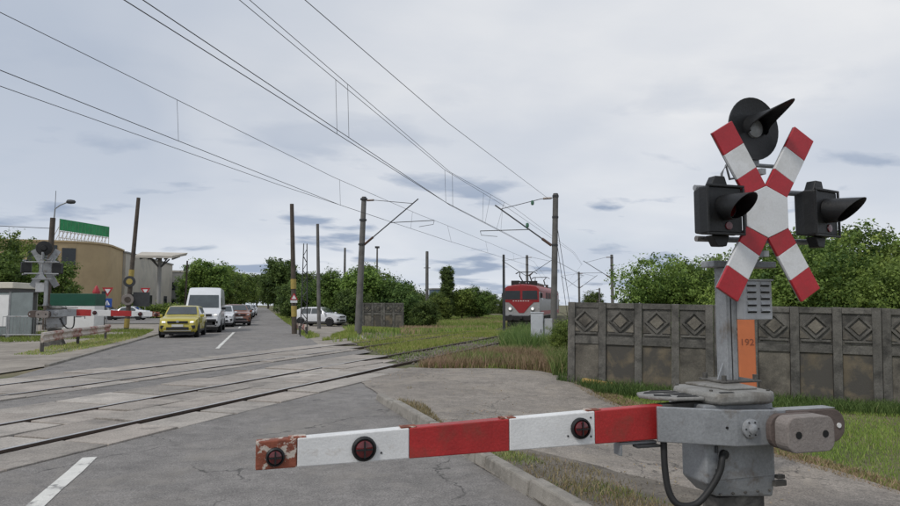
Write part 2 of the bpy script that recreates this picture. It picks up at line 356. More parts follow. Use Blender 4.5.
def link(name, me, parent=None, bevel=0.0):
    o = bpy.data.objects.new(name, me); COL.objects.link(o)
    if parent is not None: o.parent = parent
    if bevel:
        b = o.modifiers.new('bevel', 'BEVEL'); b.width = bevel; b.segments = 2; b.limit_method = 'ANGLE'; b.angle_limit = R(35)
    return o
def tag(o, label=None, cat=None, group=None, kind=None):
    if label: o['label'] = label
    if cat: o['category'] = cat
    if group: o['group'] = group
    if kind: o['kind'] = kind
    return o
def thing(name, label, cat, loc=(0, 0, 0), rz=0.0, group=None, scale=1.0, kind=None):
    o = bpy.data.objects.new(name, None); COL.objects.link(o); o.empty_display_size = 0.3
    o.location = loc; o.rotation_euler = (0, 0, rz); o.scale = (scale,) * 3
    o.matrix_basis = Matrix.LocRotScale(Vector(loc), Euler((0, 0, rz)), Vector((scale,) * 3))
    return tag(o, label, cat, group, kind)
def arr_mesh(name, V, F, tint=None, smooth=False):
    """fast mesh from arrays; F is (m,k)."""
    me = bpy.data.meshes.new(name); m, k = F.shape
    me.vertices.add(len(V)); me.vertices.foreach_set('co', np.ascontiguousarray(V, dtype=np.float32).ravel())
    me.loops.add(m * k); me.loops.foreach_set('vertex_index', np.ascontiguousarray(F, dtype=np.int32).ravel())
    me.polygons.add(m); me.polygons.foreach_set('loop_start', np.arange(0, m * k, k, dtype=np.int32))
    if tint is not None:
        a = me.attributes.new('tint', 'FLOAT', 'POINT'); a.data.foreach_set('value', np.ascontiguousarray(tint, dtype=np.float32))
    me.update(calc_edges=True); me.validate(); return me
def sstep(a, b, x):
    t = np.clip((np.asarray(x, float) - a) / (b - a), 0, 1); return t * t * (3 - 2 * t)
TA = R(34.5); TS, TC = math.sin(TA), math.cos(TA)
def T(s, n):
    if s > 50: n = n - (0.003 * (s - 50) ** 2 if s < 80 else 2.7 + 0.18 * (s - 80))     # the line bends gently beyond the mast
    return (s * TS + n * TC, s * TC - n * TS)           # track frame -> ground plane
def SN(x, y): return (x * TS + y * TC, x * TC - y * TS)
def zg(x, y):
    """gentle ground relief: verge falls away towards the wall, railway dips in the distance."""
    x = np.asarray(x, float); y = np.asarray(y, float)
    side = sstep(2.2, 5.5, x) * (1 - sstep(26, 34, y)) 
    v = side * (-0.22 + 0.30 * sstep(8.5, 15.0, y) - 0.08 * sstep(15.5, 20, y))
    s = x * TS + y * TC
    return v - 0.32 * sstep(34, 50, s) * sstep(4, 11, x)
def zf(x, y): return float(zg(x, y))
# ================================================================== SETTING
rng = np.random.default_rng(11)
def ground_mat():
    m = bpy.data.materials.new('ground_soil_and_turf'); m.use_nodes = True
    t = m.node_tree; t.nodes.clear(); L = t.links.new
    o = N(t, 'ShaderNodeOutputMaterial'); b = N(t, 'ShaderNodeBsdfPrincipled', ins={'Roughness': 0.95}); L(b.outputs[0], o.inputs[0])
    tc = N(t, 'ShaderNodeTexCoord')
    n1 = N(t, 'ShaderNodeTexNoise', ins={'Scale': 0.35, 'Detail': 8, 'Roughness': 0.65}); L(tc.outputs['Object'], n1.inputs['Vector'])
    n2 = N(t, 'ShaderNodeTexNoise', ins={'Scale': 9.0, 'Detail': 6, 'Roughness': 0.7}); L(tc.outputs['Object'], n2.inputs['Vector'])
    r = N(t, 'ShaderNodeValToRGB'); cr = r.color_ramp
    cr.elements[0].position = 0.40; cr.elements[0].color = (0.075, 0.085, 0.028, 1); cr.elements[1].position = 0.62; cr.elements[1].color = (0.185, 0.150, 0.095, 1)
    L(n1.outputs[0], r.inputs[0])
    mr = N(t, 'ShaderNodeMapRange', ins={1: 0.3, 2: 0.7, 3: 0.6, 4: 1.4}); L(n2.outputs[0], mr.inputs[0])
    sc = N(t, 'ShaderNodeVectorMath', operation='SCALE'); L(r.outputs[0], sc.inputs[0]); L(mr.outputs[0], sc.inputs[3]); L(sc.outputs[0], b.inputs['Base Color'])
    bp = N(t, 'ShaderNodeBump', ins={'Strength': 0.6, 'Distance': 0.02}); L(n2.outputs[0], bp.inputs['Height']); L(bp.outputs[0], b.inputs['Normal'])
    return m
M['ground'] = ground_mat()
M['dirt'] = mat('bare_dirt', (0.155, 0.135, 0.11), 0.95, 0.3, 1.5, 0.8, 25, dirt=(0.085, 0.075, 0.062), dirt_amt=0.8, dscale=2.2, dthr=(0.45, 0.65), fine=0.35, fscale=45)
M['paving_pale'] = mat('dusty_pale_paving', (0.28, 0.25, 0.212), 0.9, 0.2, 0.8, 0.4, 30, dirt=(0.14, 0.12, 0.10), dirt_amt=0.7, dscale=0.9, fine=0.2, fscale=40)

def sheet(name, xs, ys, z, material, keep=None, relief=True, kind='structure', parent=None):
    X, Y = np.meshgrid(xs, ys, indexing='ij'); Z = (zg(X, Y) if relief else 0 * X) + z
    V = np.stack([X, Y, Z], -1).reshape(-1, 3); nx, ny = X.shape
    i, j = np.meshgrid(np.arange(nx - 1), np.arange(ny - 1), indexing='ij'); a = (i * ny + j).ravel()
    F = np.stack([a, a + ny, a + ny + 1, a + 1], -1)
    me = arr_mesh(name, V, F); me.materials.append(M[material]); o = link(name, me, parent)
    if kind: tag(o, kind=kind)
    return o
fine_x = np.concatenate([[-2500, -1200, -600, -300, -150, -80, -50], np.arange(-30, 40.1, 0.75), [45, 55, 70, 100, 160, 300, 600, 1200, 2500]])
fine_y = np.concatenate([[-400, -100, -30, -12], np.arange(-6, 62.1, 0.75), [70, 85, 110, 150, 220, 320, 500, 900, 1600, 3000]])
sheet('ground', fine_x, fine_y, -0.045, 'ground')

# ---- road pieces: south of the crossing, between the tracks, and north of it
XL, XR = -5.3, 2.24
NF, NB1, NB2, NFF = -6.14, -9.78, -10.62, -13.65        # edges of the slab rows in the track frame
def yline(x, n): return (x * TC - n) / TS
def road_mesh():
    V, F = [], []
    def strip(xs, y0f, y1f, rows):
        b = len(V)
        for x in xs:
            ya, yb = y0f(x), y1f(x)
            for k in range(rows + 1): V.append((x, ya + (yb - ya) * k / rows, 0.0))
        n = rows + 1
        for i in range(len(xs) - 1):
            for k in range(rows): a = b + i * n + k; F.append((a, a + n, a + n + 1, a + 1))
    xs = list(np.linspace(XL, XR, 12))
    strip(xs, lambda x: -8.0, lambda x: yline(x, NF) - 0.01, 14)
    strip(list(np.linspace(-9, 3.6, 18)), lambda x: yline(x, NB1) + 0.01, lambda x: yline(x, NB2) - 0.01, 2)
    strip(xs, lambda x: yline(x, NFF) + 0.01, lambda x: 420.0, 30)
    return arr_mesh('road', np.array(V), np.array(F))
me = road_mesh(); me.materials.append(M['road']); road = tag(link('road', me), kind='structure')
def dash(y0, y1, x, w=0.14):
    n = max(2, int((y1 - y0) / 0.5)); ys = np.linspace(y0, y1, n); V = []; F = []
    for k, y in enumerate(ys): V += [(x - w / 2 + random.uniform(-.008, .008), y, 0.005), (x + w / 2 + random.uniform(-.008, .008), y, 0.005)]
    for k in range(n - 1): F.append((2 * k, 2 * k + 1, 2 * k + 3, 2 * k + 2))
    me = arr_mesh('lane_marking', np.array(V), np.array(F)); me.materials.append(M['markings']); link('lane_marking', me, road)
dash(3.4, 7.85, -1.70); dash(25.9, 41.0, -1.55, 0.13)
for y in (48, 58, 68, 78, 90, 102): dash(y, y + 4, -1.5, 0.13)

# ---- level crossing: bed, concrete slabs, rails
bed = MB()
bed.add([(*T(-6, NF + .02), -0.035), (*T(16.3, NF + .02), -0.035), (*T(18.6, NB1), -0.035), (*T(-6, NB1), -0.035)], [(0, 1, 2, 3)])
bed.add([(*T(-2, NB2), -0.035), (*T(20.0, NB2), -0.035), (*T(23.5, NFF), -0.035), (*T(-2, NFF), -0.035)], [(0, 1, 2, 3)])
tag(bed.build('track_bed', 'groove', recalc=False), kind='structure')
lc = thing('level_crossing_deck', 'worn concrete slab deck of the level crossing between the rails', 'crossing deck', (*T(8, -8), 0), kind='structure')
GA = 1.435 / 2 + 0.036
def slab_row(n0, n1, s0, s1, pitch, top=0.022):
    s = s0 + random.uniform(0, .5)
    while s < s1 - 0.4:
        e = min(s + pitch * random.uniform(0.94, 1.06), s1)
        g = random.choice([.014, .022, .035, .055]); zo = random.uniform(-.012, .010); dz = [top + zo + random.uniform(-.006, .006) for _ in range(4)]
        if random.random() < 0.18: dz = [q - 0.014 for q in dz]
        j = lambda: random.uniform(-.008, .008)
        c = [(s + g + j(), n1 + j()), (e - g + j(), n1 + j()), (e - g + j(), n0 + j()), (s + g + j(), n0 + j())]
        m = MB(); tp = [(*T(*q), z) for q, z in zip(c, dz)]
        m.add([(p[0], p[1], -0.04) for p in tp] + tp, [(0, 3, 2, 1), (4, 5, 6, 7), (0, 1, 5, 4), (1, 2, 6, 5), (2, 3, 7, 6), (3, 0, 4, 7)])
        m.build('slab', random.choice(['slab', 'slab', 'slab2', 'slab3']), lc, bevel=0.008, world=True)
        s = e
C1, C2 = -7.72, -11.88
def ends(n): return (-7.6 - n * TC) / TS, (3.55 - n * TC) / TS
for n0, n1, p in ((NF, C1 + GA + .155, 1.18), (C1 + .012, C1 + GA - .045, 1.18), (C1 - GA + .075, C1 - .012, 1.18), (NB1 + .02, C1 - GA - .05, 1.2)):
    a, b = ends((n0 + n1) / 2); slab_row(min(n0, n1), max(n0, n1), a, b, p)
for n0, n1, p in ((NB2 - .02, C2 + GA + .05, 1.2), (C2 - GA + .14, C2 + GA - .06, 1.2), (C2 - GA - .05, NFF, 1.2)):
    a, b = ends((n0 + n1) / 2); slab_row(min(n0, n1), max(n0, n1), a, b - .6, p)

ss_r = np.concatenate([np.arange(-14, 62, 3.0), np.arange(64, 190, 12.0)])
def rail(track, n):
    prof = [(-.06, -.14), (.06, -.14), (.06, -.125), (.012, -.11), (.012, -.03), (.036, -.02), (.036, .012), (-.036, .012), (-.036, -.02), (-.012, -.03), (-.012, -.11), (-.06, -.125)]
    rings, tops = [], []
    for s in ss_r:
        x, y = T(s, n); z = zf(x, y) + 0.018
        rings.append([(*T(s, n + a), z + b) for a, b in prof])
        if x < 4.5: tops.append([(*T(s, n + a), z + .0135) for a in (-.028, .028)])
    r = MB().loft(rings).build('rail', 'rail', track, world=True)
    m = MB(); m.loft(tops, closed=False, caps=False); m.build('rail_head', 'railtop', r, recalc=False)
    r.children[0].data.transform(track.matrix_basis.inverted())
sl_me = MB().obox((0, 0, 0), (2.5, 0.24, 0.16), (0, 0, 0)).mesh('sleeper'); sl_me.materials.append(M['sleeper'])
for nm, c, lab, s0 in (('near', C1, 'railway track nearer the camera crossing the road towards the grass', 16.9), ('far', C2, 'farther railway track across the road on which the train stands', 20.5)):
    tr = thing('railway_track', lab, 'railway track', (*T(10, c), 0), group='two tracks of the level crossing')
    rail(tr, c + GA); rail(tr, c - GA)
    for s in np.arange(s0, 46, 0.62):
        x, y = T(s, c); o = link('sleeper', sl_me, tr)
        o.location = tr.matrix_basis.inverted() @ Vector((x, y, zf(x, y) - 0.135)); o.rotation_euler = (0, 0, -TA + random.uniform(-.015, .015))
# stones lying along the tracks
def octa(P, size, tint=None):
    n = len(P); d = np.array([[1, 0, 0], [-1, 0, 0], [0, 1, 0], [0, -1, 0], [0, 0, 1], [0, 0, -1]], float)
    V = (P[:, None, :] + d[None] * (size[:, None, None] * rng.uniform(.6, 1.3, (n, 6, 1)))).reshape(-1, 3)
    f = np.array([[0, 2, 4], [2, 1, 4], [1, 3, 4], [3, 0, 4], [2, 0, 5], [1, 2, 5], [3, 1, 5], [0, 3, 5]])
    return V, (f[None] + 6 * np.arange(n)[:, None, None]).reshape(-1, 3)
k = 9000
s = rng.uniform(16.8, 48, k); n = np.where(rng.random(k) < .5, C1, C2) + rng.normal(0, 0.85, k)
x, y = s * TS + n * TC, s * TC - n * TS
ok = x > 3.7
P = np.stack([x, y, zg(x, y) - 0.03], -1)[ok]
V, F = octa(P, rng.uniform(.02, .05, len(P)))
me = arr_mesh('ballast_stones', V, F); me.materials.append(M['stone'])
tag(link('ballast_stones', me), 'grey brown ballast stones strewn along the railway tracks', 'ballast', kind='stuff')

# ---- kerb along the near right road edge
kb = thing('kerb', 'weathered concrete kerb between the road and the right hand path', 'kerb', (2.1, 8, 0), kind='structure')
def kx(y): return 2.175 - 0.0477 * (y - 5.0)
y = 0.4
while y < 11.2:
    e = min(y + random.uniform(.94, 1.02), 11.3); dz = random.uniform(-.012, .012); w = 0.15; h = 0.135 + dz
    if y > 9.9: h -= 0.03
    m = MB(); c = [(kx(y) , y + .008), (kx(y) + w, y + .008), (kx(e) + w, e - .008), (kx(e), e - .008)]
    dx = random.uniform(-.008, .008)
    m.add([(p[0] + dx, p[1], -.1) for p in c] + [(c[0][0] + .03 + dx, c[0][1], h), (c[1][0] + dx, c[1][1], h), (c[2][0] + dx, c[2][1], h), (c[3][0] + .03 + dx, c[3][1], h)],
          [(0, 3, 2, 1), (4, 5, 6, 7), (0, 1, 5, 4), (1, 2, 6, 5), (2, 3, 7, 6), (3, 0, 4, 7)])
    m.build('kerb_stone', 'kerb', kb, bevel=0.018, world=True); y = e
# low worn kerb on the far left side of the road beyond the tracks
kl = thing('kerb', 'low dusty kerb on the left road edge beyond the tracks', 'kerb', (-5.4, 26, 0), kind='structure')
y = 19.6
while y < 46:
    m = MB().box(-5.43, -5.3, y + .01, y + .99, -.1, .06 + random.uniform(-.01, .01)); m.build('kerb_stone', 'kerb', kl, bevel=0.015, world=True); y += 1.0

# ---- asphalt path on the right, draped over the verge
def poly_sheet(name, poly, z, material, step=0.4, kind='structure', wob=0.06):
    """polygon filled with a draped triangulation that follows the ground relief."""
    bm = bmesh.new(); pts = []
    for (x0, y0), (x1, y1) in zip(poly, poly[1:] + poly[:1]):
        L = math.hypot(x1 - x0, y1 - y0); n = max(1, int(L / step))
        for k in range(n):
            t = k / n; pts.append((x0 + (x1 - x0) * t + random.uniform(-wob, wob), y0 + (y1 - y0) * t + random.uniform(-wob, wob)))
    f = bm.faces.new([bm.verts.new((p[0], p[1], 0)) for p in pts])
    bmesh.ops.triangulate(bm, faces=[f])
    xs = [p[0] for p in pts]; ys = [p[1] for p in pts]
    for a, b, ax in ((min(xs), max(xs), 0), (min(ys), max(ys), 1)):
        v = a + step
        while v < b:
            co = [0, 0, 0]; no = [0, 0, 0]; co[ax] = v; no[ax] = 1
            bmesh.ops.bisect_plane(bm, geom=bm.verts[:] + bm.edges[:] + bm.faces[:], plane_co=co, plane_no=no); v += step
    for v in bm.verts: v.co.z = zf(v.co.x, v.co.y) + z
    bmesh.ops.recalc_face_normals(bm, faces=bm.faces)
    me = bpy.data.meshes.new(name); bm.to_mesh(me); bm.free(); me.materials.append(M[material])
    o = link(name, me)
    return tag(o, kind=kind) if kind else o
PATH = [(2.22, 1.0), (4.6, 1.0), (5.3, 2.6), (6.05, 4.9), (6.1, 6.5), (6.0, 9.0), (6.15, 11.4), (6.5, 13.2), (6.2, 14.3), (5.4, 15.0), (4.2, 15.7), (3.55, 16.4),
        (3.0, 15.4), (2.0, 14.05), (2.0, 11.45), (2.1, 8), (2.2, 5)]
poly_sheet('asphalt_path', PATH, 0.012, 'path', 0.5)
poly_sheet('dirt_patch', [(2.36, 1.2), (4.1, 1.2), (4.3, 3.2), (4.25, 4.6), (3.75, 5.6), (3.05, 6.6), (2.55, 7.6), (2.16, 8.6), (2.12, 9.6), (2.2, 6)], 0.022, 'dirt', 0.4, wob=0.12)
poly_sheet('sidewalk_left', [(-5.45, 20), (-5.45, 44), (-7.0, 60), (-30, 66), (-30, 26), (-9, 17), (-7.6, 12.6)], -0.012, 'paving_pale', 2.0, wob=0.15)
poly_sheet('dirt_forecourt', [(2.0, 26.0), (4.4, 27.6), (5.2, 34.5), (4.6, 37), (8.2, 46), (8.0, 52), (3.0, 56), (2.0, 60)], -0.006, 'paving_pale', 1.5, wob=0.15)
poly_sheet('car_park', [(-6.2, 62), (-40, 68), (-40, 103), (-10, 103), (-7, 90)], -0.008, 'road', 4.0, wob=0.1)

# ---- concrete panel wall on the right
def concrete_wall(name, label, org, ang, units, drop, top, pitch=0.713, bays=4, slope=0.0, low=1.95):
    w = thing(name, label, 'wall', org, ang); w.rotation_euler = (0, slope, ang)
    w.matrix_basis = Matrix.LocRotScale(Vector(org), Euler((0, slope, ang)), Vector((1, 1, 1)))
    U = pitch * bays
    cache = {}
    def piece(key, fn, material, parent, x, nm, bev=0.006):
        k = (key, material)
        if k not in cache:
            me = fn(MB()).mesh(nm); me.materials.append(M[material]); cache[k] = me
        o = link(nm, cache[k], parent, bev); o.location = (x, 0, 0)
        if parent is w: o.location.y = random.uniform(-.007, .007); o.location.z = random.uniform(-.004, .002); o.rotation_euler = (random.uniform(-.006, .006), 0, random.uniform(-.006, .006))
        return o
    W = pitch - 0.15
    for u in range(units):
        x0 = u * U
        for b in range(bays + 1):
            ww = 0.15 if 0 < b < bays else 0.145
            x = x0 + b * pitch + (0.0 if 0 < b < bays else (0.078 if b == 0 else -0.078))
            piece('pil%.3f' % ww, lambda m: m.box(-ww / 2, ww / 2, -0.075, 0.06, -low, 0), 'wall', w, x, 'pilaster', 0.01)
        for b in range(bays):
            xc = x0 + (b + .5) * pitch
            ln = pitch - 0.16
            pn = piece('up', lambda m: m.box(-ln / 2, ln / 2, -0.02, 0.05, -0.70, -0.012), 'wall', w, xc, 'panel')
            piece('lo', lambda m: m.box(-ln / 2, ln / 2, -0.025, 0.045, -low + .02, -0.86), ['wallp', 'wallo', 'wallo', 'wallp', 'wallp', 'wallp', 'wallo', 'wallo'][(u * bays + b) % 8], w, xc, 'panel')
            piece('rail', lambda m: m.box(-ln / 2, ln / 2, -0.055, 0.055, -0.858, -0.702), 'wall', w, xc, 'middle_rail')
            piece('trail', lambda m: m.box(-ln / 2, ln / 2, -0.05, 0.049, -0.115, -0.004), 'wall', w, xc, 'top_rail')
            def dia(m):
                c, r0, r1 = -0.372, 0.240, 0.185
                o = [(0, c + r0), (r0, c), (0, c - r0), (-r0, c)]; i = [(0, c + r1), (r1, c), (0, c - r1), (-r1, c)]
                for k in range(4):
                    q = [o[k], o[(k + 1) % 4], i[(k + 1) % 4], i[k]]; m.prism(q, 'y', -0.058, -0.015)
                return m
            d = piece('dia', dia, 'wall', pn, 0, 'diamond_frame')
            piece('diap', lambda m: m.prism([(0, -0.372 + .135), (.135, -0.372), (0, -0.372 - .135), (-.135, -0.372)], 'y', -0.05, -0.015), 'wallp', pn, 0, 'diamond_block')
            piece('ledge', lambda m: m.box(-ln / 2 + .03, ln / 2 - .03, -0.05, -0.015, -0.655, -0.615), 'wall', pn, 0, 'ledge')
            def tri(m):
                for s in (-1, 1): m.prism([(s * .265, -.60), (s * .10, -.60), (s * .265, -.43)], 'y', -0.04, -0.016)
                return m
            piece('tri', tri, 'wallp', pn, 0, 'corner_block')
    return w
wall_r = concrete_wall('concrete_wall', 'long dark weathered concrete wall with diamond relief panels beside the path', (6.23, 12.78, 1.665), math.atan2(-1.62, 2.352), 4, 0, 0, slope=0.0217)
concrete_wall('concrete_wall', 'short distant grey concrete wall behind the leaning railway mast', (6.9, 47.4, 1.75), R(-12), 2, 0, 0, pitch=0.75, bays=2, low=1.85)
# ================================================================== BARRIER AND SIGNAL
DO = Vector((2.85, 3.66, -0.12))       # design origin: measured coordinates minus this
def shp(m, name, material, parent, bevel=0.0, smooth=None):
    m.v = [tuple(Vector(p) - DO) for p in m.v]
    return m.build(name, material, parent, bevel, smooth)
def rrect(x0, x1, z0, z1, r, n=5):
    out = []
    for cx, cz, a0 in ((x1 - r, z1 - r, 0), (x0 + r, z1 - r, 90), (x0 + r, z0 + r, 180), (x1 - r, z0 + r, 270)):
        for k in range(n + 1):
            a = R(a0 + 90 * k / n); out.append((cx + r * math.cos(a), cz + r * math.sin(a)))
    return out
def barrier(label, loc, rz, scale, near=True):
    t = thing('level_crossing_barrier', label, 'barrier', loc, rz, 'level crossing barriers', scale)
    # --- boom: tapered hollow beam in painted sections
    def hz(x):
        f = (x + 0.015) / 2.4; return 0.748 + 0.030 * f, 0.892 + 0.092 * f
    def section(x0, x1, material, name='boom_section'):
        b0, t0 = hz(x0); b1, t1 = hz(x1); m = MB(); y0, y1 = 3.62, 3.70
        m.add([(x0, y0, b0), (x1, y0, b1), (x1, y1, b1), (x0, y1, b0), (x0, y0, t0), (x1, y0, t1), (x1, y1, t1), (x0, y1, t0)],
              [(0, 3, 2, 1), (4, 5, 6, 7), (0, 1, 5, 4), (1, 2, 6, 5), (2, 3, 7, 6), (3, 0, 4, 7)])
        return shp(m, name, material, t, 0.006)
    e = section(-0.015, 0.193, 'rusty_red', 'boom_end_box')
    secs = [(0.195, 0.795, 'white_paint'), (0.797, 1.382, 'red_paint'), (1.384, 1.928, 'white_paint'), (1.93, 2.395, 'red_paint')]
    parts = [section(*q) for q in secs]
    section(2.397, 2.90, 'dark_frame', 'boom_root')
    for x in (0.195, 0.796, 1.383, 1.929):      # rust lipped joints on the top edge
        b, tp = hz(x); m = MB()
        m.box(x - .045, x + .045, 3.628, 3.692, tp - .002, tp + .007); shp(m, 'joint_strap', 'rusty_red', t, 0.002)
    def lamp(x, z, r, own):
        m = MB().lathe([(r, 3.62), (r, 3.604), (r * .84, 3.598), (r * .80, 3.61), (0.001, 3.611)], (x, 0, z), 'y', 24); l = shp(m, 'boom_lamp', 'black', own, smooth=40)
        m = MB().lathe([(r * .70, 3.612), (r * .68, 3.596), (r * .45, 3.588), (0.001, 3.586)], (x, 0, z), 'y', 20); shp(m, 'lens', 'red_lens', l, smooth=40)
        m = MB().box(x - r * .68, x + r * .68, 3.580, 3.587, z - .004, z + .004).box(x - .004, x + .004, 3.5795, 3.5865, z - r * .68, z + r * .68)
        shp(m, 'lens_guard', 'black', l)
    lamp(0.083, 0.813, 0.048, e); lamp(0.545, 0.828, 0.066, parts[0]); lamp(1.83, 0.872, 0.062, parts[2])
    for x, z in ((0.64, 0.80), (1.90, 0.93), (1.90, 0.82), (1.75, 0.83)):
        shp(MB().lathe([(.006, 3.62), (.006, 3.617), (.001, 3.616)], (x, 0, z), 'y', 8), 'rivet', 'steel_dark', parts[0] if x < 1 else parts[2])
    # --- bracket plate round the boom root: bends towards the viewer
    pl = [(2.315, 3.56), (2.60, 3.455), (2.76, 3.405), (2.98, 3.395), (3.12, 3.41)]
    th = 0.028; m = MB()
    zz0 = [0.775, 0.762, 0.752, 0.752, 0.755]; zz1 = [0.985, 0.975, 0.968, 0.963, 0.955]
    rings = []
    for (x, y), a, b in zip(pl, zz0, zz1): rings.append([(x, y, a), (x, y, b), (x + .01, y + th, b), (x + .01, y + th, a)])
    m.loft(rings); pb = shp(m, 'bracket_plate', 'galv', t, 0.006)
    m = MB(); rings = [[(x, 7.48 - y, a), (x, 7.48 - y, b), (x, 7.48 - y + th, b), (x, 7.48 - y + th, a)] for (x, y), a, b in list(zip(pl, zz0, zz1))[2:]]
    m.loft(rings); shp(m, 'bracket_plate', 'galv', t, 0.006)
    shp(MB().lathe([(.058, 3.402), (.058, 3.387), (.050, 3.382), (.030, 3.380), (.030, 3.368), (.018, 3.360), (.001, 3.358)], (2.845, 0, 0.858), 'y', 24), 'pivot_boss', 'galv', pb, smooth=40)
    for k in range(6):
        a = k * math.pi / 3
        shp(MB().cyl((2.845 + .043 * math.cos(a), 3.39, .858 + .043 * math.sin(a)), (2.845 + .043 * math.cos(a), 3.378, .858 + .043 * math.sin(a)), .006, n=6), 'boss_bolt', 'steel_dark', pb)
    shp(MB().cyl((2.70, 3.43, .865), (2.70, 3.4185, .865), .008, n=8), 'bolt_hole', 'hole', pb)
    # --- counterweight blocks on the short end
    cwd = shp(MB().prism(rrect(3.02, 3.585, 0.735, 0.945, 0.10), 'y', 3.42, 3.54), 'counterweight', 'weight_dark', t, 0.008)
    cw = shp(MB().prism(rrect(2.985, 3.325, 0.728, 0.938, 0.06), 'y', 3.25, 3.36), 'counterweight', 'weight', t, 0.007)
    shp(MB().prism(rrect(2.955, 3.34, 0.735, 0.94, 0.08), 'y', 3.361, 3.40), 'counterweight', 'weight_dark', t, 0.006)
    for x in (3.06, 3.255): shp(MB().cyl((x, 3.249, .833), (x, 3.2475, .833), .022, n=14), 'bolt_hole', 'hole', cw)
    shp(MB().cyl((3.53, 3.419, .84), (3.53, 3.412, .84), .016, n=10), 'end_bolt', 'white_paint', cwd)
    shp(MB().box(3.10, 3.52, 3.43, 3.53, .9455, .951), 'weight_cap', 'galv', t, 0.002)
    # --- pedestal with sloping skirt, base frame
    m = MB(); a = [(2.615, 3.52), (3.125, 3.52), (3.125, 3.76), (2.615, 3.76)]
    rings = [[(x, y, .985) for x, y in a], [(x, y, .52) for x, y in a], [(2.70, 3.54, .43), (3.11, 3.535, .40), (3.11, 3.74, .40), (2.70, 3.74, .43)]]
    m.loft(rings); pd = shp(m, 'pedestal', 'galv', t, 0.012)
    shp(MB().loft([[(x, y, z) for x, y in ((2.73, 3.57), (3.08, 3.57), (3.08, 3.72), (2.73, 3.72))] for z in (.41, .22)] +
                  [[(x, y, -.14) for x, y in ((2.62, 3.48), (3.20, 3.48), (3.20, 3.90), (2.62, 3.90))]]), 'base_frame', 'dark_frame', t, 0.01)
    shp(MB().box(3.10, 3.19, 3.50, 3.53, .47, .505).box(3.12, 3.175, 3.495, 3.525, .515, .54), 'door_latch', 'dark_frame', pd, 0.004)
    dr = shp(MB().box(2.70, 3.10, 3.512, 3.5195, .535, .765), 'door', 'galv', pd, 0.003)
    for z in (.58, .72): shp(MB().cyl((2.69, 3.513, z - .02), (2.69, 3.513, z + .02), .010, n=8), 'hinge', 'steel_dark', dr)
    for k in range(5): shp(MB().cyl((2.72 + k * .09, 3.532, .445), (2.72 + k * .09, 3.518, .445), .008, n=6), 'bolt_head', 'dark_frame', pd)
    shp(MB().cyl((2.66, 3.535, .50), (2.66, 3.515, .50), .012, n=8), 'door_bolt', 'steel_dark', pd)
    shp(MB().cyl((2.735, 3.525, .69), (2.735, 3.49, .69), .028, n=12), 'cable_gland', 'black', pd)
    # --- cast cover with openings and raised plinth
    cv = shp(MB().prism([(2.70, 3.47), (3.06, 3.455), (3.14, 3.52), (3.20, 3.90), (3.12, 4.0), (2.74, 4.0), (2.66, 3.90), (2.66, 3.56)], 'z', 0.986, 1.058), 'cover', 'galv_light', t, 0.022, 50)
    shp(MB().prism([(2.86, 3.60), (3.08, 3.60), (3.14, 3.90), (3.06, 3.97), (2.80, 3.97)], 'z', 1.057, 1.074), 'cover_plinth', 'galv_light', cv, 0.008)
    bl = shp(MB().prism([(2.66, 3.565), (2.655, 3.93), (2.50, 3.94), (2.37, 3.88), (2.325, 3.78), (2.36, 3.66), (2.47, 3.585)], 'z', 1.008, 1.030), 'cover_flange', 'galv_light', t, 0.008)
    for q in ([(2.48, 3.60), (2.63, 3.585), (2.64, 3.64), (2.53, 3.66)], [(2.38, 3.69), (2.47, 3.64), (2.50, 3.70), (2.42, 3.76)], [(2.53, 3.69), (2.64, 3.67), (2.64, 3.76), (2.50, 3.77)], [(2.37, 3.80), (2.64, 3.80), (2.64, 3.85), (2.42, 3.86)], [(2.47, 3.89), (2.63, 3.885), (2.63, 3.915), (2.51, 3.92)]):
        shp(MB().prism(q, 'z', 1.026, 1.0325), 'flange_opening', 'hole', bl)
    for q in ([(2.72, 3.50), (2.82, 3.495), (2.83, 3.53), (2.74, 3.54)],): shp(MB().prism(q, 'z', 1.055, 1.0605), 'cover_slot', 'hole', cv)
    for x, y in ((2.72, 3.94), (3.10, 3.94), (2.73, 3.60), (3.09, 3.52)): shp(MB().cyl((x, y, 1.055), (x, y, 1.068), .011, n=6), 'cover_bolt', 'dark_frame', cv)
    # --- latch foot under the boom and the drooping cable
    m = MB().box(2.10, 2.36, 3.64, 3.70, .752, .766).box(2.10, 2.115, 3.63, 3.71, .69, .753); shp(m, 'boom_support', 'galv', t, 0.003)
    shp(MB().box(2.20, 2.36, 3.60, 3.66, .735, .75), 'boom_support', 'steel_dark', t, 0.003)
    pts = []
    ctl = [(2.38, 3.60, .765), (2.375, 3.585, .60), (2.385, 3.56, .47), (2.43, 3.53, .405), (2.53, 3.505, .41), (2.62, 3.495, .49), (2.685, 3.485, .59), (2.71, 3.49, .665), (2.73, 3.505, .69)]
    for i in range(len(ctl) - 1):
        p0, p1, p2, p3 = [Vector(ctl[min(max(q, 0), len(ctl) - 1)]) for q in (i - 1, i, i + 1, i + 2)]
        for k in range(5):
            u = k / 5; pts.append(0.5 * (2 * p1 + (p2 - p0) * u + (2 * p0 - 5 * p1 + 4 * p2 - p3) * u * u + (3 * p1 - p0 - 3 * p2 + p3) * u ** 3))
    pts.append(Vector(ctl[-1])); shp(MB().tube(pts, .020, 10), 'cable', 'rubber', t, smooth=60)
    return t
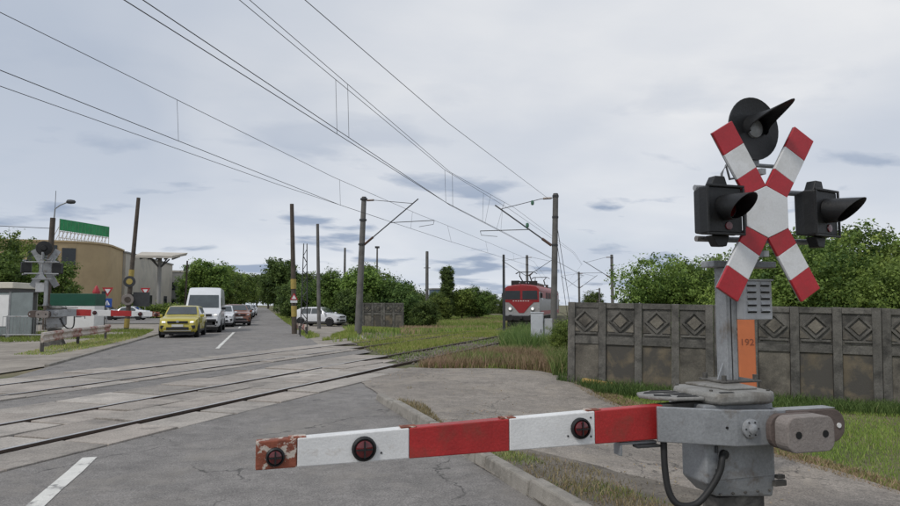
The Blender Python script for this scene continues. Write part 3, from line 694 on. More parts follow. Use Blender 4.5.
def signal(label, loc, rz, scale):
    t = thing('crossing_signal', label, 'crossing signal', loc, rz, 'level crossing signals', scale)
    # --- lower post: open channel with flanges, flared foot and bolts
    px0, px1, py = 3.075, 3.158, 3.92
    m = MB().box(px0, px1, py + .05, py + .062, 1.085, 1.86).box(px0, px0 + .012, py - .05, py + .05, 1.085, 1.86).box(px1 - .012, px1, py - .05, py + .05, 1.085, 1.86)
    m.box(px0 + .012, px0 + .036, py - .05, py - .04, 1.085, 1.86).box(px1 - .036, px1 - .012, py - .05, py - .04, 1.085, 1.86)
    m.box(px0 + .0125, px1 - .0125, py - .03, py + .04, 1.085, 1.86)
    ps = shp(m, 'post', 'galv', t, 0.003)
    for s in (-1, 1):
        xx = px0 if s < 0 else px1
        shp(MB().prism([(xx, 1.085), (xx + s * .05, 1.085), (xx, 1.20)], 'y', py - .006, py + .006), 'foot_gusset', 'galv', ps)
    shp(MB().box(2.98, 3.29, 3.80, 4.06, 1.0755, 1.089), 'foot_plate', 'dark_frame', ps, 0.004)
    for x in (3.01, 3.26):
        for y in (3.83, 4.03): shp(MB().cyl((x, y, 1.08), (x, y, 1.125), .016, n=6), 'anchor_bolt', 'dark_frame', ps)
    # --- head frame: shelf, gusset, upright pipe, cross pipes
    hf = shp(MB().box(2.98, 3.50, 3.86, 4.0, 1.862, 1.905), 'head_shelf', 'galv', t, 0.006)
    shp(MB().prism([(3.14, 1.906), (3.40, 1.906), (3.27, 2.10)], 'y', 3.90, 3.912), 'head_gusset', 'galv', hf)
    up = shp(MB().cyl((3.275, 3.86, 1.905), (3.275, 3.86, 2.70), .032, n=14), 'upright_pipe', 'galv', t, smooth=40)
    for z in (2.05, 2.40):
        shp(MB().cyl((2.83, 3.84, z), (3.75, 3.84, z), .020, n=12), 'cross_pipe', 'galv', t, smooth=40)
        shp(MB().box(3.225, 3.325, 3.80, 3.90, z - .035, z + .035), 'pipe_clamp', 'galv', up, 0.006)
    shp(MB().cyl((3.16, 3.80, 2.575), (3.46, 3.80, 2.575), .014, n=10), 'cross_pipe', 'galv', t, smooth=40)
    # --- cross-shaped sign: two planks in red and white pieces with a white hexagon
    yf, yb = 3.640, 3.660; cx, cz = 3.245, 2.223; hw, hl = 0.090, 0.648; al = R(31)
    sg = shp(MB().box(cx - .02, cx + .02, yb + .001, 3.83, cz - .30, cz - .26).box(cx - .02, cx + .02, yb + .001, 3.83, cz + .26, cz + .30), 'sign_bracket', 'galv', t)
    for sx in (-1, 1):
        for sz in (-1, 1):
            d = (sx * math.sin(al), sz * math.cos(al)); nrm = (-d[1] * sx * sz, d[0] * sx * sz)
            st = hw / math.sin(al) * 0 + 0.0
            edges = [0.17, 0.295, 0.48, hl]
            inner = hw / math.tan(al)      # where the planks' edges meet above the centre
            outer = hw * math.tan(al)
            for i, mt in enumerate(['sign_red', 'sign_white', 'sign_red']):
                a, b = edges[i] - (.02 if i == 0 else 0), edges[i + 1]
                if i == 0:
                    q = [(outer + .16, 1), (b, 1), (b, -1), (inner + .003, -1)]
                    q = [(max(outer + .12, .17), 1), (b, 1), (b, -1), (inner + .003, -1)]
                else: q = [(a, 1), (b, 1), (b, -1), (a, -1)]
                # side +1 is the outer edge (away from the vertical axis), -1 the inner one
                poly = []
                for u, s in q:
                    ox = sx * math.cos(al) * hw * s; oz = -sz * math.sin(al) * hw * s
                    poly.append((cx + d[0] * u + ox, cz + d[1] * u + oz))
                bo = shp(MB().prism(poly, 'y', yf, yb), 'cross_board', mt, t, 0.003); shp(MB().prism(poly, 'y', yb + .0005, yb + .006), 'board_back', 'galv', bo)
    hexp = []
    inner = hw / math.tan(al)
    def bp(sx, sz, u, s):
        return (cx + sx * math.sin(al) * u + sx * math.cos(al) * hw * s, cz + sz * math.cos(al) * u - sz * math.sin(al) * hw * s)
    o = max(hw * math.tan(al) + .12, .17)
    hexp = [bp(1, 1, inner, -1), bp(1, 1, o, 1), bp(1, -1, o, 1), bp(1, -1, inner, -1), bp(-1, -1, o, 1), bp(-1, 1, o, 1)]
    ce = shp(MB().prism(hexp, 'y', yf - .003, yb), 'cross_centre', 'sign_white', t, 0.003); shp(MB().prism(hexp, 'y', yb + .0005, yb + .006), 'board_back', 'galv', ce)
    # --- two side lanterns with hoods
    def lantern(x, y, z, rz):
        me_parts = []
        rot = Matrix.Rotation(rz, 4, 'Z'); org = Vector((x, y, z))
        def P_(m): m.v = [tuple(org + rot @ Vector(p)) for p in m.v]; return m
        h = shp(P_(MB().loft([[(a * .135, -.05, b * .155) for a, b in ((-1, -1), (1, -1), (1, 1), (-1, 1))], [(a * .14, .03, b * .16) for a, b in ((-1, -1), (1, -1), (1, 1), (-1, 1))], [(a * .125, .11, b * .145) for a, b in ((-1, -1), (1, -1), (1, 1), (-1, 1))]])), 'lantern', 'black', t, 0.012)
        shp(P_(MB().box(-.148, .148, -.062, -.048, -.166, -.150).box(-.148, .148, -.062, -.048, .150, .166).box(-.148, -.132, -.062, -.048, -.150, .150).box(.132, .148, -.062, -.048, -.150, .150)), 'lantern_rim', 'black', h, 0.003)
        for s in (-1, 1):
            shp(P_(MB().prism([(-.07, s * .163), (.07, s * .163), (.045, s * .235), (-.03, s * .235)], 'y', .0, .07)), 'mount_bracket', 'black', h, 0.006)
            shp(P_(MB().cyl((0.0, .035, s * .205), (.09, .10, s * .205), .026, n=10)), 'mount_clamp', 'galv', h)
        # hood: open tube cut obliquely, longer on top
        n = 22; L0, L1 = .25, .07; rings = []
        for rr, flip in ((.088, 0), (.082, 1)):
            pass
        outer0 = [(.085 * math.cos(2 * math.pi * k / n), -.055, .015 + .085 * math.sin(2 * math.pi * k / n)) for k in range(n)]
        tip = lambda r: [(r * math.cos(2 * math.pi * k / n), -.055 - (L1 + (L0 - L1) * (.5 + .5 * math.sin(2 * math.pi * k / n))), .015 - .012 + r * math.sin(2 * math.pi * k / n)) for k in range(n)]
        inner0 = [(.080 * math.cos(2 * math.pi * k / n), -.055, .015 + .080 * math.sin(2 * math.pi * k / n)) for k in range(n)]
        m = MB().loft([outer0, tip(.074), tip(.070), inner0], caps=False); shp(P_(m), 'hood', 'black', h, smooth=45)
        shp(P_(MB().lathe([(.076, -.052), (.07, -.066), (.04, -.076), (.001, -.080)], (0, 0, .015), 'y', 20)), 'lens', 'red_lens', h, smooth=40)
        shp(P_(MB().lathe([(.028, -.052), (.026, -.058), (.001, -.060)], (.02, 0, -.105), 'y', 14)), 'marker_lens', 'red_lens', h, smooth=40)
    lantern(2.905, 3.68, 2.222, R(2)); lantern(3.74, 3.70, 2.235, R(16))
    # --- round lantern on top with a long beak hood
    tc_ = Vector((3.27, 3.77, 2.825)); rt = Matrix.Rotation(R(5), 4, 'Z')
    def Q_(m): m.v = [tuple(tc_ + rt @ Vector(p)) for p in m.v]; return m
    dsk = shp(Q_(MB().lathe([(.001, .06), (.07, .06), (.09, .02), (.215, .012), (.222, .0), (.220, -.010), (.210, -.006), (.001, -.004)], (0, 0, 0), 'y', 36)), 'round_lantern', 'black', t, smooth=40)
    n = 17; r0 = .098; base, tipr, basi, tipi = [], [], [], []
    for k in range(n):
        a = R(-20 + 220 * k / (n - 1)); f = math.sin(max(0, min(math.pi, a)))
        base.append((r0 * math.cos(a), -.005, .0 + r0 * math.sin(a))); basi.append((r0 * .93 * math.cos(a), -.005, r0 * .93 * math.sin(a)))
        ext = .05 + .29 * f ** 1.2; r1 = r0 * .92
        tipr.append((r1 * math.cos(a) * (1 - .25 * f), -.005 - ext, .035 * f + r1 * math.sin(a) * .9)); tipi.append((r1 * .93 * math.cos(a) * (1 - .25 * f), -.005 - ext, .035 * f + r1 * .9 * math.sin(a) - .006))
    mids = [tuple(np.array(p) * .5 + np.array(q) * .5 + np.array((0, 0, -.012))) for p, q in zip(base, tipr)]
    midi = [tuple(np.array(p) * .5 + np.array(q) * .5 + np.array((0, 0, -.012))) for p, q in zip(basi, tipi)]
    shp(Q_(MB().loft([base, mids, tipr, tipi, midi, basi], closed=False, caps=False)), 'hood', 'black', dsk, smooth=50)
    shp(Q_(MB().lathe([(.068, -.004), (.064, -.02), (.03, -.032), (.001, -.036)], (0, 0, 0), 'y', 22)), 'lens', 'galv', dsk, smooth=40)
    shp(MB().box(3.245, 3.315, 3.775, 3.835, 2.56, 2.665), 'lantern_bracket', 'galv', dsk, 0.006)
    # --- louvred box
    bx = shp(MB().box(3.165, 3.395, 3.795, 3.96, 1.50, 1.765), 'terminal_box', 'box_grey', t, 0.006)
    shp(MB().box(3.155, 3.405, 3.785, 3.965, 1.766, 1.777), 'box_lid', 'box_grey', bx, 0.003)
    for cxl in (3.225, 3.335):
        for k in range(5):
            z = 1.555 + k * .045
            m = MB(); m.add([(cxl - .036, 3.7945, z), (cxl + .036, 3.7945, z), (cxl + .036, 3.7945, z + .026), (cxl - .036, 3.7945, z + .026), (cxl - .034, 3.780, z + .004), (cxl + .034, 3.780, z + .004)],
                            [(0, 1, 5, 4), (4, 5, 2, 3), (0, 4, 3), (1, 2, 5)])
            shp(m, 'louvre', 'box_grey', bx); shp(MB().box(cxl - .034, cxl + .034, 3.787, 3.7946, z - .0085, z - .0005), 'louvre_slot', 'hole', bx)
    # wiring drooping behind the sign
    shp(MB().tube([(3.05, 3.84, 2.40), (3.02, 3.80, 2.50), (3.05, 3.79, 2.56), (3.10, 3.82, 2.47), (3.24, 3.83, 2.50)], .009, 6), 'wiring', 'galv', t, smooth=60)
    shp(MB().tube([(3.27, 3.90, 1.86), (3.30, 3.92, 1.80), (3.28, 3.90, 1.765)], .010, 6), 'wiring', 'rubber', t, smooth=60)
    return t
barrier('closed red and white barrier boom with grey drive, nearest on the right', tuple(DO), 0.0, 1.0)
signal('red and white cross sign with three black hooded lanterns on the near drive', tuple(DO), 0.0, 1.0)
LO = Vector((-7.75, 29.4, 0.0))
lb_ = barrier('red and white barrier across the tracks behind the guard rail', tuple(LO), 0.0, 1.30); lb_.scale = (-1.3, 1.3, 1.3)
signal('crossing signal seen from behind beside the distant left barrier', tuple(LO), math.pi, 1.30)

# orange marker post with its number
op = thing('marker_post', 'flat orange marker post numbered 192 behind the near barrier drive', 'marker post', (4.93, 5.9, zf(4.93, 5.9) - .02), R(-30))
m = MB().box(-.083, .083, -.03, .03, 0, 1.78); pst = m.build('post_body', 'orange', op, 0.012)
def text(body, size, parent, loc, rot, material, ext=0.001, align='CENTER'):
    c = bpy.data.curves.new('lettering', 'FONT'); c.body = body; c.size = size; c.extrude = ext; c.align_x = align; c.align_y = 'CENTER'
    o = bpy.data.objects.new('lettering', c); COL.objects.link(o)
    dg = bpy.context.evaluated_depsgraph_get(); me = bpy.data.meshes.new_from_object(o.evaluated_get(dg)); bpy.data.objects.remove(o)
    me.materials.clear(); me.materials.append(M[material]); o = link('lettering', me, parent); o.location = loc; o.rotation_euler = rot; return o
text('192', 0.095, op, (0, -.0325, 1.43), (R(90), 0, 0), 'ink')
# plank lying against the wall foot
pk = thing('loose_plank', 'yellowish rounded plank lying in the weeds at the wall foot', 'plank', (6.62, 12.2, zf(6.62, 12.2) + .05), R(-30))
MB().prism(rrect(-.36, .36, -.055, .055, .05), 'z', 0, .035).build('board', 'yellow_wood', pk, 0.008); pk.children[0].rotation_euler = (R(50), R(8), 0)
# ================================================================== MASTS, POLES, WIRES
NV = Vector((TC, -TS, 0)); SV = Vector((TS, TC, 0))
def mast(label, base, top, arm_dir, reach, zarm=(4.6, 6.9), reg=(5.25, 0.9), r=(0.17, 0.12), group='railway catenary masts', arms=True, mat_='mast', both=False):
    b, tp = Vector(base), Vector(top)
    t = thing('catenary_mast', label, 'mast', tuple(b), group=group)
    q = MB(); n = 5; pts = [b - b + (tp - b) * (k / n) for k in range(n + 1)]; q.tube([(p.x, p.y, p.z - (.2 if i == 0 else 0)) for i, p in enumerate(pts)], [r[0] + (r[1] - r[0]) * k / n for k in range(n + 1)], 10)
    pl = q.build('column', mat_, t, smooth=40)
    MB().cyl(tp - b + Vector((0, 0, -.005)), tp - b + Vector((0, 0, .04)), r[1] * .9, n=10).build('column_cap', 'steel_dark', pl)
    if not arms: return t
    def ax(z): return (tp - b) * (z / (tp - b).z)
    d = arm_dir.normalized(); H = (tp - b).z
    for z in (zarm[0], zarm[1] + .3, zarm[0] + 1.4):
        p = ax(min(z, H - .1)); MB().cyl(p + Vector((0, 0, -.05)), p + Vector((0, 0, .05)), r[0] * 1.0, n=10).build('clamp', 'steel_dark', pl)
    lo = ax(zarm[0]) + d * .17; tip = ax(zarm[1]) + d * reach
    a = MB().tube([lo, tip], .035, 8).build('cantilever_arm', 'steel_dark', t, smooth=40)
    MB().tube([lo, lo + (tip - lo) * .16], .07, 8).build('insulator', 'insul', a, smooth=40)
    th = min(zarm[1] + .35, H - .18)
    st = MB().tube([ax(th) + d * .13, ax(th) + d * .75 + Vector((0, 0, -.02)), tip - (tip - lo) * .10], .018, 6).build('top_tie', 'steel_dark', t)
    MB().tube([ax(th) + d * .2, ax(th) + d * .62], .055, 8).build('insulator', 'insul', st, smooth=40)
    rz = reg[0]; f = (rz + .18 - zarm[0]) / (zarm[1] - zarm[0]); p0 = lo + (tip - lo) * f; p1 = Vector((0, 0, rz)) + ax(rz) * 0 + d * (reach + reg[1])
    p1.x, p1.y = (ax(rz) + d * (reach + reg[1])).xy
    rg = MB().tube([p0, p1 + Vector((0, 0, .20))], .022, 6).build('registration_arm', 'steel_dark', t)
    MB().tube([p1 + Vector((0, 0, .20)), p1 + Vector((0, 0, -.02)) - d * .05, p1 + Vector((0, 0, -.12)) - d * .9], .014, 6).build('steady_arm', 'steel_dark', rg)
    if both:
        MB().tube([ax(zarm[0]) - d * .17, ax(zarm[1]) - d * reach], .035, 8).build('cantilever_arm', 'steel_dark', t); MB().tube([ax(th) - d * .13, ax(zarm[1]) - d * reach * .9], .018, 6).build('top_tie', 'steel_dark', t)
    return t
# near-track mast, far-track mast, masts further down the line
B0 = (13.75, 29.9, -.05); B1 = (13.95, 29.87, 7.1)
mB = mast('grey concrete catenary mast beside the train with arm reaching left', B0, B1, -NV, 3.1, (4.6, 6.75), (5.25, 0.75), (.16, .135))
A0 = (5.25, 37.5, 0.0); A1 = (5.50, 37.42, 7.75)
mast('leaning catenary mast by the parked white car with arm reaching right', A0, A1, NV, 3.35, (5.05, 7.5), (6.05, 1.0), (.21, .14))
for q in ((0.10, 6.35), (0.55, 5.55)):      # hanging porcelain weights on the tensioning line by the near mast
    pass
ip = [(12.95, 30.45, 6.72), (12.6, 30.3, 5.55)]
for p in ip:
    o = MB().lathe([(.01, -.13), (.07, -.10), (.085, 0), (.07, .10), (.01, .13)], (0, 0, 0), 'z', 12).build('insulator', 'ivy_green', mB, smooth=40); o.location = Vector(p) - Vector(B0)
far_lab = ['distant catenary mast with arms on both sides rising over the locomotive', 'distant catenary mast rising behind the right end of the train', 'thin far catenary mast with arms on both sides', 'farthest catenary mast seen just over the wall corner']
for (x, y, h, d, rch), lb in zip(((32.8, 79.1, 8.3, NV, 3.3), (38.2, 67.1, 7.6, -NV, 3.2), (50.7, 99.9, 7.4, NV, 3.0), (63.5, 116.5, 5.2, -NV, 3.2)), far_lab):
    z = zf(x, y); mast(lb, (x, y, z), (x, y, z + h), d, rch, (h - 2.6, h - .6), (h - 2.2, .8), (.19, .16), both=(x < 33 or x > 50 and x < 60))
mB3 = mast('plain concrete mast standing in the far grass left of the ivy', (14.85, 60.2, zf(14.85, 60.2)), (14.85, 60.2, 6.6), NV, 1, arms=False, r=(.17, .14))
MB().obox((0, 0, 5.4), (.62, .06, .06), (0, 0, R(-16))).build('cross_bar', 'steel_dark', mB3)
mast('thin tall mast right behind the locomotive nose on the left', (15.6, 41.7, zf(15.6, 41.7)), (15.6, 41.7, 4.95), NV, 1, arms=False, r=(.10, .08), mat_='steel_dark')
for x, y, h, lb in ((7.17, 60.3, 6.8, 'grey pole rising out of the bushes behind the parked car'), (12.5, 74.4, 8.1, 'slim lamp topped pole above the bushes beside the leaning mast')):
    p = thing('utility_pole', lb, 'pole', (x, y, 0)); MB().tube([(0, 0, 0), (0, 0, h)], [.15, .09], 8).build('shaft', 'mast', p, smooth=40)
    if h > 8: MB().box(-.25, .25, -.1, .1, h - .05, h + .18).build('lamp_head', 'steel_dark', p)

def wire(name, label, pts, r, group=None):
    """a hanging wire through real points, cut into short chords."""
    P = [Vector(p) for p in pts]; out = []
    for a, b in zip(P[:-1], P[1:]):
        n = max(2, int((b - a).length / 6))
        for k in range(n): out.append(a + (b - a) * (k / n))
    out.append(P[-1])
    t = MB().tube(out, r, 5).build(name, 'wire'); tag(t, label, 'wire', group); return t, out
def at_s(P, s):
    """point on polyline at track coordinate s"""
    ss = [p[0] * TS + p[1] * TC for p in P]
    for (a, b), (p, q) in zip(zip(ss, ss[1:]), zip(P, P[1:])):
        if a <= s <= b: return p + (q - p) * ((s - a) / (b - a))
    return None
def back(p, q, s0):
    """extend the line q->p backwards to track coordinate s0, flattening out as it goes"""
    p, q = Vector(p), Vector(q); d = (p - q); sp = p.x * TS + p.y * TC; sq = q.x * TS + q.y * TC
    k = (s0 - sp) / (sp - sq); return p + Vector((d.x * k, d.y * k, d.z * k * .5))
def ext(p0, p1, fwd, s0=-26): return [back(p0, p1, s0), Vector(p0), Vector(p1)] + [Vector(f) for f in fwd]
def tp(s, n, z): return (*T(s, n), z)
g = 'overhead wires above the tracks'
cn = [tp(32.3, -7.9, 5.2), tp(78, -7.5, 5.0), tp(128, -7.9, 5.0), tp(200, -7.7, 5.0)]
mn = [tp(32.3, -7.75, 6.45), tp(55, -7.7, 5.9), tp(78, -7.7, 6.3), tp(128, -7.7, 6.2), tp(200, -7.7, 6.2)]
w4, P4 = wire('contact_wire', 'lower of the paired contact wires above the near track', ext((-2.09, 10.59, 6.18), (6.28, 22.76, 5.31), cn), .009, g)
w5, P5 = wire('contact_wire', 'upper of the paired contact wires above the near track', ext((-1.86, 10.71, 6.27), (6.49, 22.87, 5.22), [tp(33, -8.05, 5.22), tp(78, -7.6, 5.02), tp(128, -8.0, 5.0)]), .009, g)
w6, P6 = wire('carrying_wire', 'left one of the paired carrying wires high over the near track', ext((-0.53, 12.86, 7.42), (6.27, 22.76, 6.48), mn), .0075, g)
w7, P7 = wire('carrying_wire', 'right one of the paired carrying wires high over the near track', ext((-0.35, 12.91, 7.47), (6.49, 22.87, 6.44), [tp(32.5, -7.5, 6.5), tp(55, -7.6, 5.95), tp(78, -7.6, 6.3)]), .0075, g)
w8, P8 = wire('carrying_wire', 'single rightmost overhead wire running to the top of the near mast', [(-7, .2, 6.9), (0.59, 11.1, 6.77), (4.81, 17.24, 6.64), (13.6, 29.9, 6.85)], .0075, g)
w1, P1 = wire('carrying_wire', 'highest wire at the left, carrying cable of the far track', ext((-4.87, 13.89, 7.1), (2.44, 24.52, 6.35), [(7.5, 31.88, 6.08), tp(35.5, -12.3, 6.2), tp(60, -11.8, 5.6), tp(110, -11.9, 6.0), tp(200, -11.9, 6.0)]), .008, g)
w2, P2 = wire('contact_wire', 'contact wire of the far track, middle of the three left wires', ext((-4.83, 13.94, 6.0), (2.76, 24.99, 5.38), [tp(35.5, -12.1, 5.25), tp(60, -11.8, 5.1), tp(110, -11.9, 5.0), tp(200, -11.9, 5.0)]), .009, g)
w3, P3 = wire('contact_wire', 'lowest wire at the left edge, meeting the far contact wire', ext((-4.82, 13.96, 5.7), (0.47, 21.66, 5.44), [tp(26.2, -11.9, 5.33)]), .0075, g)
def drop(parent, Pa, Pb, ss):
    for s in ss:
        a, b = at_s(Pa, s), at_s(Pb, s + .1)
        if a is not None and b is not None: MB().tube([a, b], .006, 4).build('dropper', 'wire', parent)
drop(w6, P6, P4, [14.1, 22.3, 27.5, 31]); drop(w7, P7, P5, [14.5, 22.8, 28.0, 30.4]); drop(w1, P1, P2, [13.4, 22.1, 29.5, 36, 44, 52])
for x0, y0, z0, x1, y1, z1, lb in ((13.9, 29.9, 6.3, 16.9, 33.9, -.2, 'left guy wire stretched down behind the near mast'), (13.9, 29.9, 5.4, 16.2, 33.0, -.2, 'right guy wire stretched down behind the near mast')):
    tag(MB().tube([(x0, y0, z0), (x1, y1, z1)], .014, 5).build('guy_wire', 'wire'), lb, 'wire', 'guy wires of the near mast')
tag(MB().tube([(13.4, 48.4, 6.9) if 0 else (-13.4, 48.4, 6.6), (-22, 44, 6.35), (-34, 40, 6.5)], .02, 5).build('street_wire', 'wire'), 'thin wire leaving the street lamp pole to the left', 'wire')
tag(MB().tube([(13.5, 11.2, 2.95), (16, 12, 3.45), (22, 14, 5.2)], .006, 5).build('service_wire', 'wire'), 'short thin wire rising to the right above the bushes', 'wire')

# ---- poles on the far side of the crossing
def pole(name, label, base, top, r, bands=(), material='wood'):
    b, tp_ = Vector(base), Vector(top); t = thing(name, label, 'pole', tuple(b)); d = tp_ - b
    MB().tube([d * 0 - Vector((0, 0, .2)), d * .5, d], [r[0], (r[0] + r[1]) / 2, r[1]], 10).build('shaft', material, t, smooth=40)
    for z0, z1 in bands:
        MB().tube([d * (z0 / d.z), d * (z1 / d.z)], r[0] * 1.06, 12).build('painted_band', 'yellow_band', t, smooth=40)
    return t
p = pole('utility_pole', 'tall pole with yellow bands and warning triangle at the road edge', (1.78, 38.0, 0), (1.50, 38.05, 7.3), (.15, .11), [(.95, 1.55), (2.5, 3.05)])
sgn = MB().prism([(-.32, -.2), (.32, -.2), (0, .36)], 'y', -.02, .0).build('warning_triangle', 'sign_red', p); sgn.location = (-.08, -.20, 2.02); sgn.scale = (.68, 1, .68)
o = MB().prism([(-.19, -.125), (.19, -.125), (0, .20)], 'y', -.026, -.0205).build('triangle_face', 'sign_white', sgn)
o = MB().box(-.27, .27, -.018, .0, -.44, -.24).build('plate_under_triangle', 'sign_white', sgn)
pole('utility_pole', 'bare grey pole standing in front of the parked white car', (3.76, 45.7, 0), (3.55, 45.77, 7.15), (.13, .10), [], 'mast')
p3 = COL.objects[-1]
p = pole('utility_pole', 'leaning dark pole with yellow bands and round discs left of the road', (-8.62, 48.2, 0), (-8.15, 48.05, 8.8), (.16, .12), [(.1, .7), (3.5, 3.95)])
for z, mt in ((3.15, 'steel_dark'), (1.95, 'weight')):
    o = MB().lathe([(.05, .03), (.36, .03), (.38, 0), (.36, -.03), (.001, -.03)], (0, 0, 0), 'y', 20).build('disc', mt, p, smooth=40); o.location = (.12 if z > 3 else .05, -.22, z)
    o2 = MB().lathe([(.2, -.032), (.19, -.05), (.001, -.052)], (0, 0, 0), 'y', 16).build('disc_centre', 'wood' if z < 3 else 'yellow_band', o)
MB().box(.35, 1.35, -.05, .1, 1.5, 2.45).build('sign_back', 'steel_dark', p)
# lattice post with angle iron legs
lt = thing('lattice_post', 'narrow dark steel lattice post beside the small guard rail', 'lattice post', (2.08, 34.6, 0))
H = 4.75
for sx in (-1, 1):
    for sy in (-1, 1): MB().tube([(sx * .17, sy * .17, 0), (sx * .08, sy * .08, H)], .022, 5).build('leg', 'steel_dark', lt)
k = 0; z = .15
while z < H - .3:
    w0 = .17 - .09 * z / H; z1 = z + .36; w1 = .17 - .09 * z1 / H; s = 1 if k % 2 else -1
    for y in (-1, 1): MB().tube([(-s * w0, y * w0, z), (s * w1, y * w1, z1)], .014, 4).build('brace', 'steel_dark', lt)
    z = z1; k += 1
# ---- guard rails
def guard(label, pts, h, th, colors, post_mat='dark_frame', seg=3):
    t = thing('guard_rail', label, 'guard rail', (*pts[0], 0), group='red and white guard rails by the crossing')
    P = [Vector((*q, 0)) for q in pts]; L = sum((b - a).length for a, b in zip(P, P[1:]))
    def pos(u):
        for a, b in zip(P, P[1:]):
            l = (b - a).length
            if u <= l + 1e-6: return a + (b - a) * (u / l), (b - a).normalized()
            u -= l
        return P[-1], (P[-1] - P[-2]).normalized()
    n = int(L / 1.3) + 1
    prof = [(-.03, -.16), (.02, -.15), (.055, -.09), (.0, -.02), (.0, .02), (.055, .09), (.02, .15), (-.03, .16), (-.045, .0)]
    for k in range(n):
        a, da = pos(L * k / n + .002); b, db = pos(L * (k + 1) / n - .002); rings = []
        for c, d in ((a, da), (b, db)):
            nr = Vector((d.y, -d.x, 0)); rings.append([tuple(c + nr * (u * th / .1) + Vector((0, 0, h + v * th / .1)) - P[0]) for u, v in prof])
        MB().loft(rings).build('rail_section', colors[k % len(colors)], t, smooth=None)
    for k in range(seg):
        c, d = pos(L * (.04 + .92 * k / (seg - 1))); nr = Vector((d.y, -d.x, 0)); c = c - nr * .10 - P[0]
        MB().obox((c.x, c.y, h / 2), (.10, .10, h + .1), (0, 0, math.atan2(d.y, d.x))).build('post', post_mat, t, 0.01)
    return t
M['gr_white'] = mat('guard_rail_white', (0.50, 0.45, 0.40), 0.7, 0.15, 3, dirt=(0.28, 0.19, 0.13), dirt_amt=0.8, dscale=5, dthr=(0.5, 0.66))
M['gr_red'] = mat('guard_rail_red', (0.27, 0.10, 0.085), 0.75, 0.2, 3, dirt=(0.42, 0.35, 0.29), dirt_amt=0.9, dscale=4, dthr=(0.44, 0.56))
guard('long rusty red and white guard rail at the left road edge', [(-7.10, 25.3), (-7.12, 28.4), (-7.02, 31.4), (-6.95, 34.9)], .50, .11, ['gr_white', 'gr_red'], seg=3)
guard('short rusty guard rail under the banded pole on the right', [(2.35, 35.0), (2.12, 36.8), (1.92, 39.0)], .42, .10, ['gr_white', 'gr_red'], seg=3)

# ---- relay cabinet by the weeds
c = thing('relay_cabinet', 'pale grey trackside relay cabinet in the tall weeds below the mast', 'cabinet', (9.75, 22.6, zf(9.75, 22.6)), R(-26))
cb = MB().box(-.225, .225, -.15, .25, -.1, 1.30).build('cabinet_body', 'cab_white', c, 0.01)
MB().box(-.245, .245, -.17, .27, 1.30, 1.335).build('cabinet_roof', 'cab_white', c, 0.006)
MB().box(-.195, .195, -.162, -.151, .05, 1.24).build('cabinet_door', 'cab_white', cb, 0.004); MB().box(.13, .15, -.178, -.162, .6, .72).build('door_handle', 'steel_dark', cb)
MB().box(.25, .55, -.05, .2, -.1, 1.1).build('side_cabinet', 'box_grey', c, 0.008)

# ================================================================== LEFT SIDE BUILDINGS
def facade_windows(parent, rects, plane, depth=.06, frame='bgrey'):
    for (a0, a1, z0, z1) in rects:
        m = MB(); ax, q, sgn_ = plane
        if ax == 'y': m.box(a0, a1, q - depth, q + .02, z0, z1)
        else: m.box(q - .02, q + depth, a0, a1, z0, z1)
        m.build('window', 'glass', parent, world=True)
# tan building with rounded corner
tb = thing('tan_building', 'large tan rendered building with rounded corner behind the left barrier', 'building', (-24, 108, 0))
def bld(poly, z0, z1): 
    m = MB(); m.prism(poly, 'z', z0, z1); return m
cor = [(-22 - 6 + 6 * math.cos(R(a)), 103 + 6 + 6 * math.sin(R(a))) for a in range(-90, 1, 15)]
def prof_h(x, y): return 10.4
poly = [(-75, 103)] + cor + [(-22, 118), (-75, 118)]
tb_wall = bld(poly, 0, 10.35).build('wall', 'tan', tb, world=True, smooth=30)
pp = [(-75.2, 102.8)] + [(-28 + 6.2 * math.cos(R(a)), 109 + 6.2 * math.sin(R(a))) for a in range(-90, 1, 15)] + [(-21.8, 118), (-75.2, 118)]
bld(pp, 10.352, 10.6).build('parapet', 'tan', tb, world=True, smooth=30)
for x0, x1, z0, z1 in ((-31.2, -27.6, 7.3, 9.9), (-33.5, -31.9, 7.9, 9.9)):
    w = MB().box(x0, x1, 102.93, 103.05, z0, z1).build('window', 'glass', tb, world=True)
MB().obox((-26.2, 103.3, 8.4), (1.7, .4, 2.3), (0, 0, R(18))).build('window', 'glass', tb, world=True)
for x in np.arange(-74, -29, 4.6): MB().box(x, x + .06, 102.96, 103.02, .3, 10.2).build('wall_joint', 'bgrey', tb, world=True)
# lower white wing and side facade along the road
wb = thing('white_building', 'pale white building wing running along the road behind the canopy', 'building', (-20, 124, 0))
bld([(-21.9, 118.1), (-21.6, 118.1), (-18.6, 152), (-45, 152), (-45, 118.1)], 0, 10.1).build('wall', 'offwhite', wb, world=True)
bld([(-22.0, 117.98), (-21.45, 117.98), (-18.4, 152.2), (-45, 152.2), (-45, 117.98)], 10.102, 10.35).build('parapet', 'bgrey', wb, world=True)
for k in range(5):
    y = 121 + k * 6; x = -21.55 + (y - 118.1) * 3.0 / 34
    MB().add([(x + .02, y, 1.0), (x + .26, y + 2.6, 1.0), (x + .26, y + 2.6, 3.4), (x + .02, y, 3.4), (x - .2, y, 1.0), (x + .0, y + 2.6, 1.0), (x, y + 2.6, 3.4), (x - .2, y, 3.4)],
             [(0, 1, 2, 3), (4, 7, 6, 5), (0, 4, 5, 1), (3, 2, 6, 7), (0, 3, 7, 4), (1, 5, 6, 2)]).build('window', 'glass', wb, world=True)
gb = thing('grey_building', 'flat roofed grey building between the canopy and the trees', 'building', (-16, 160, 0))
MB().box(-40, -14.2, 154, 190, 0, 8.7).build('wall', 'bgrey', gb, world=True)
MB().box(-24.6, -20.6, 153.8, 154.0, 0, 8.6).build('recess', 'bdark', gb, world=True)
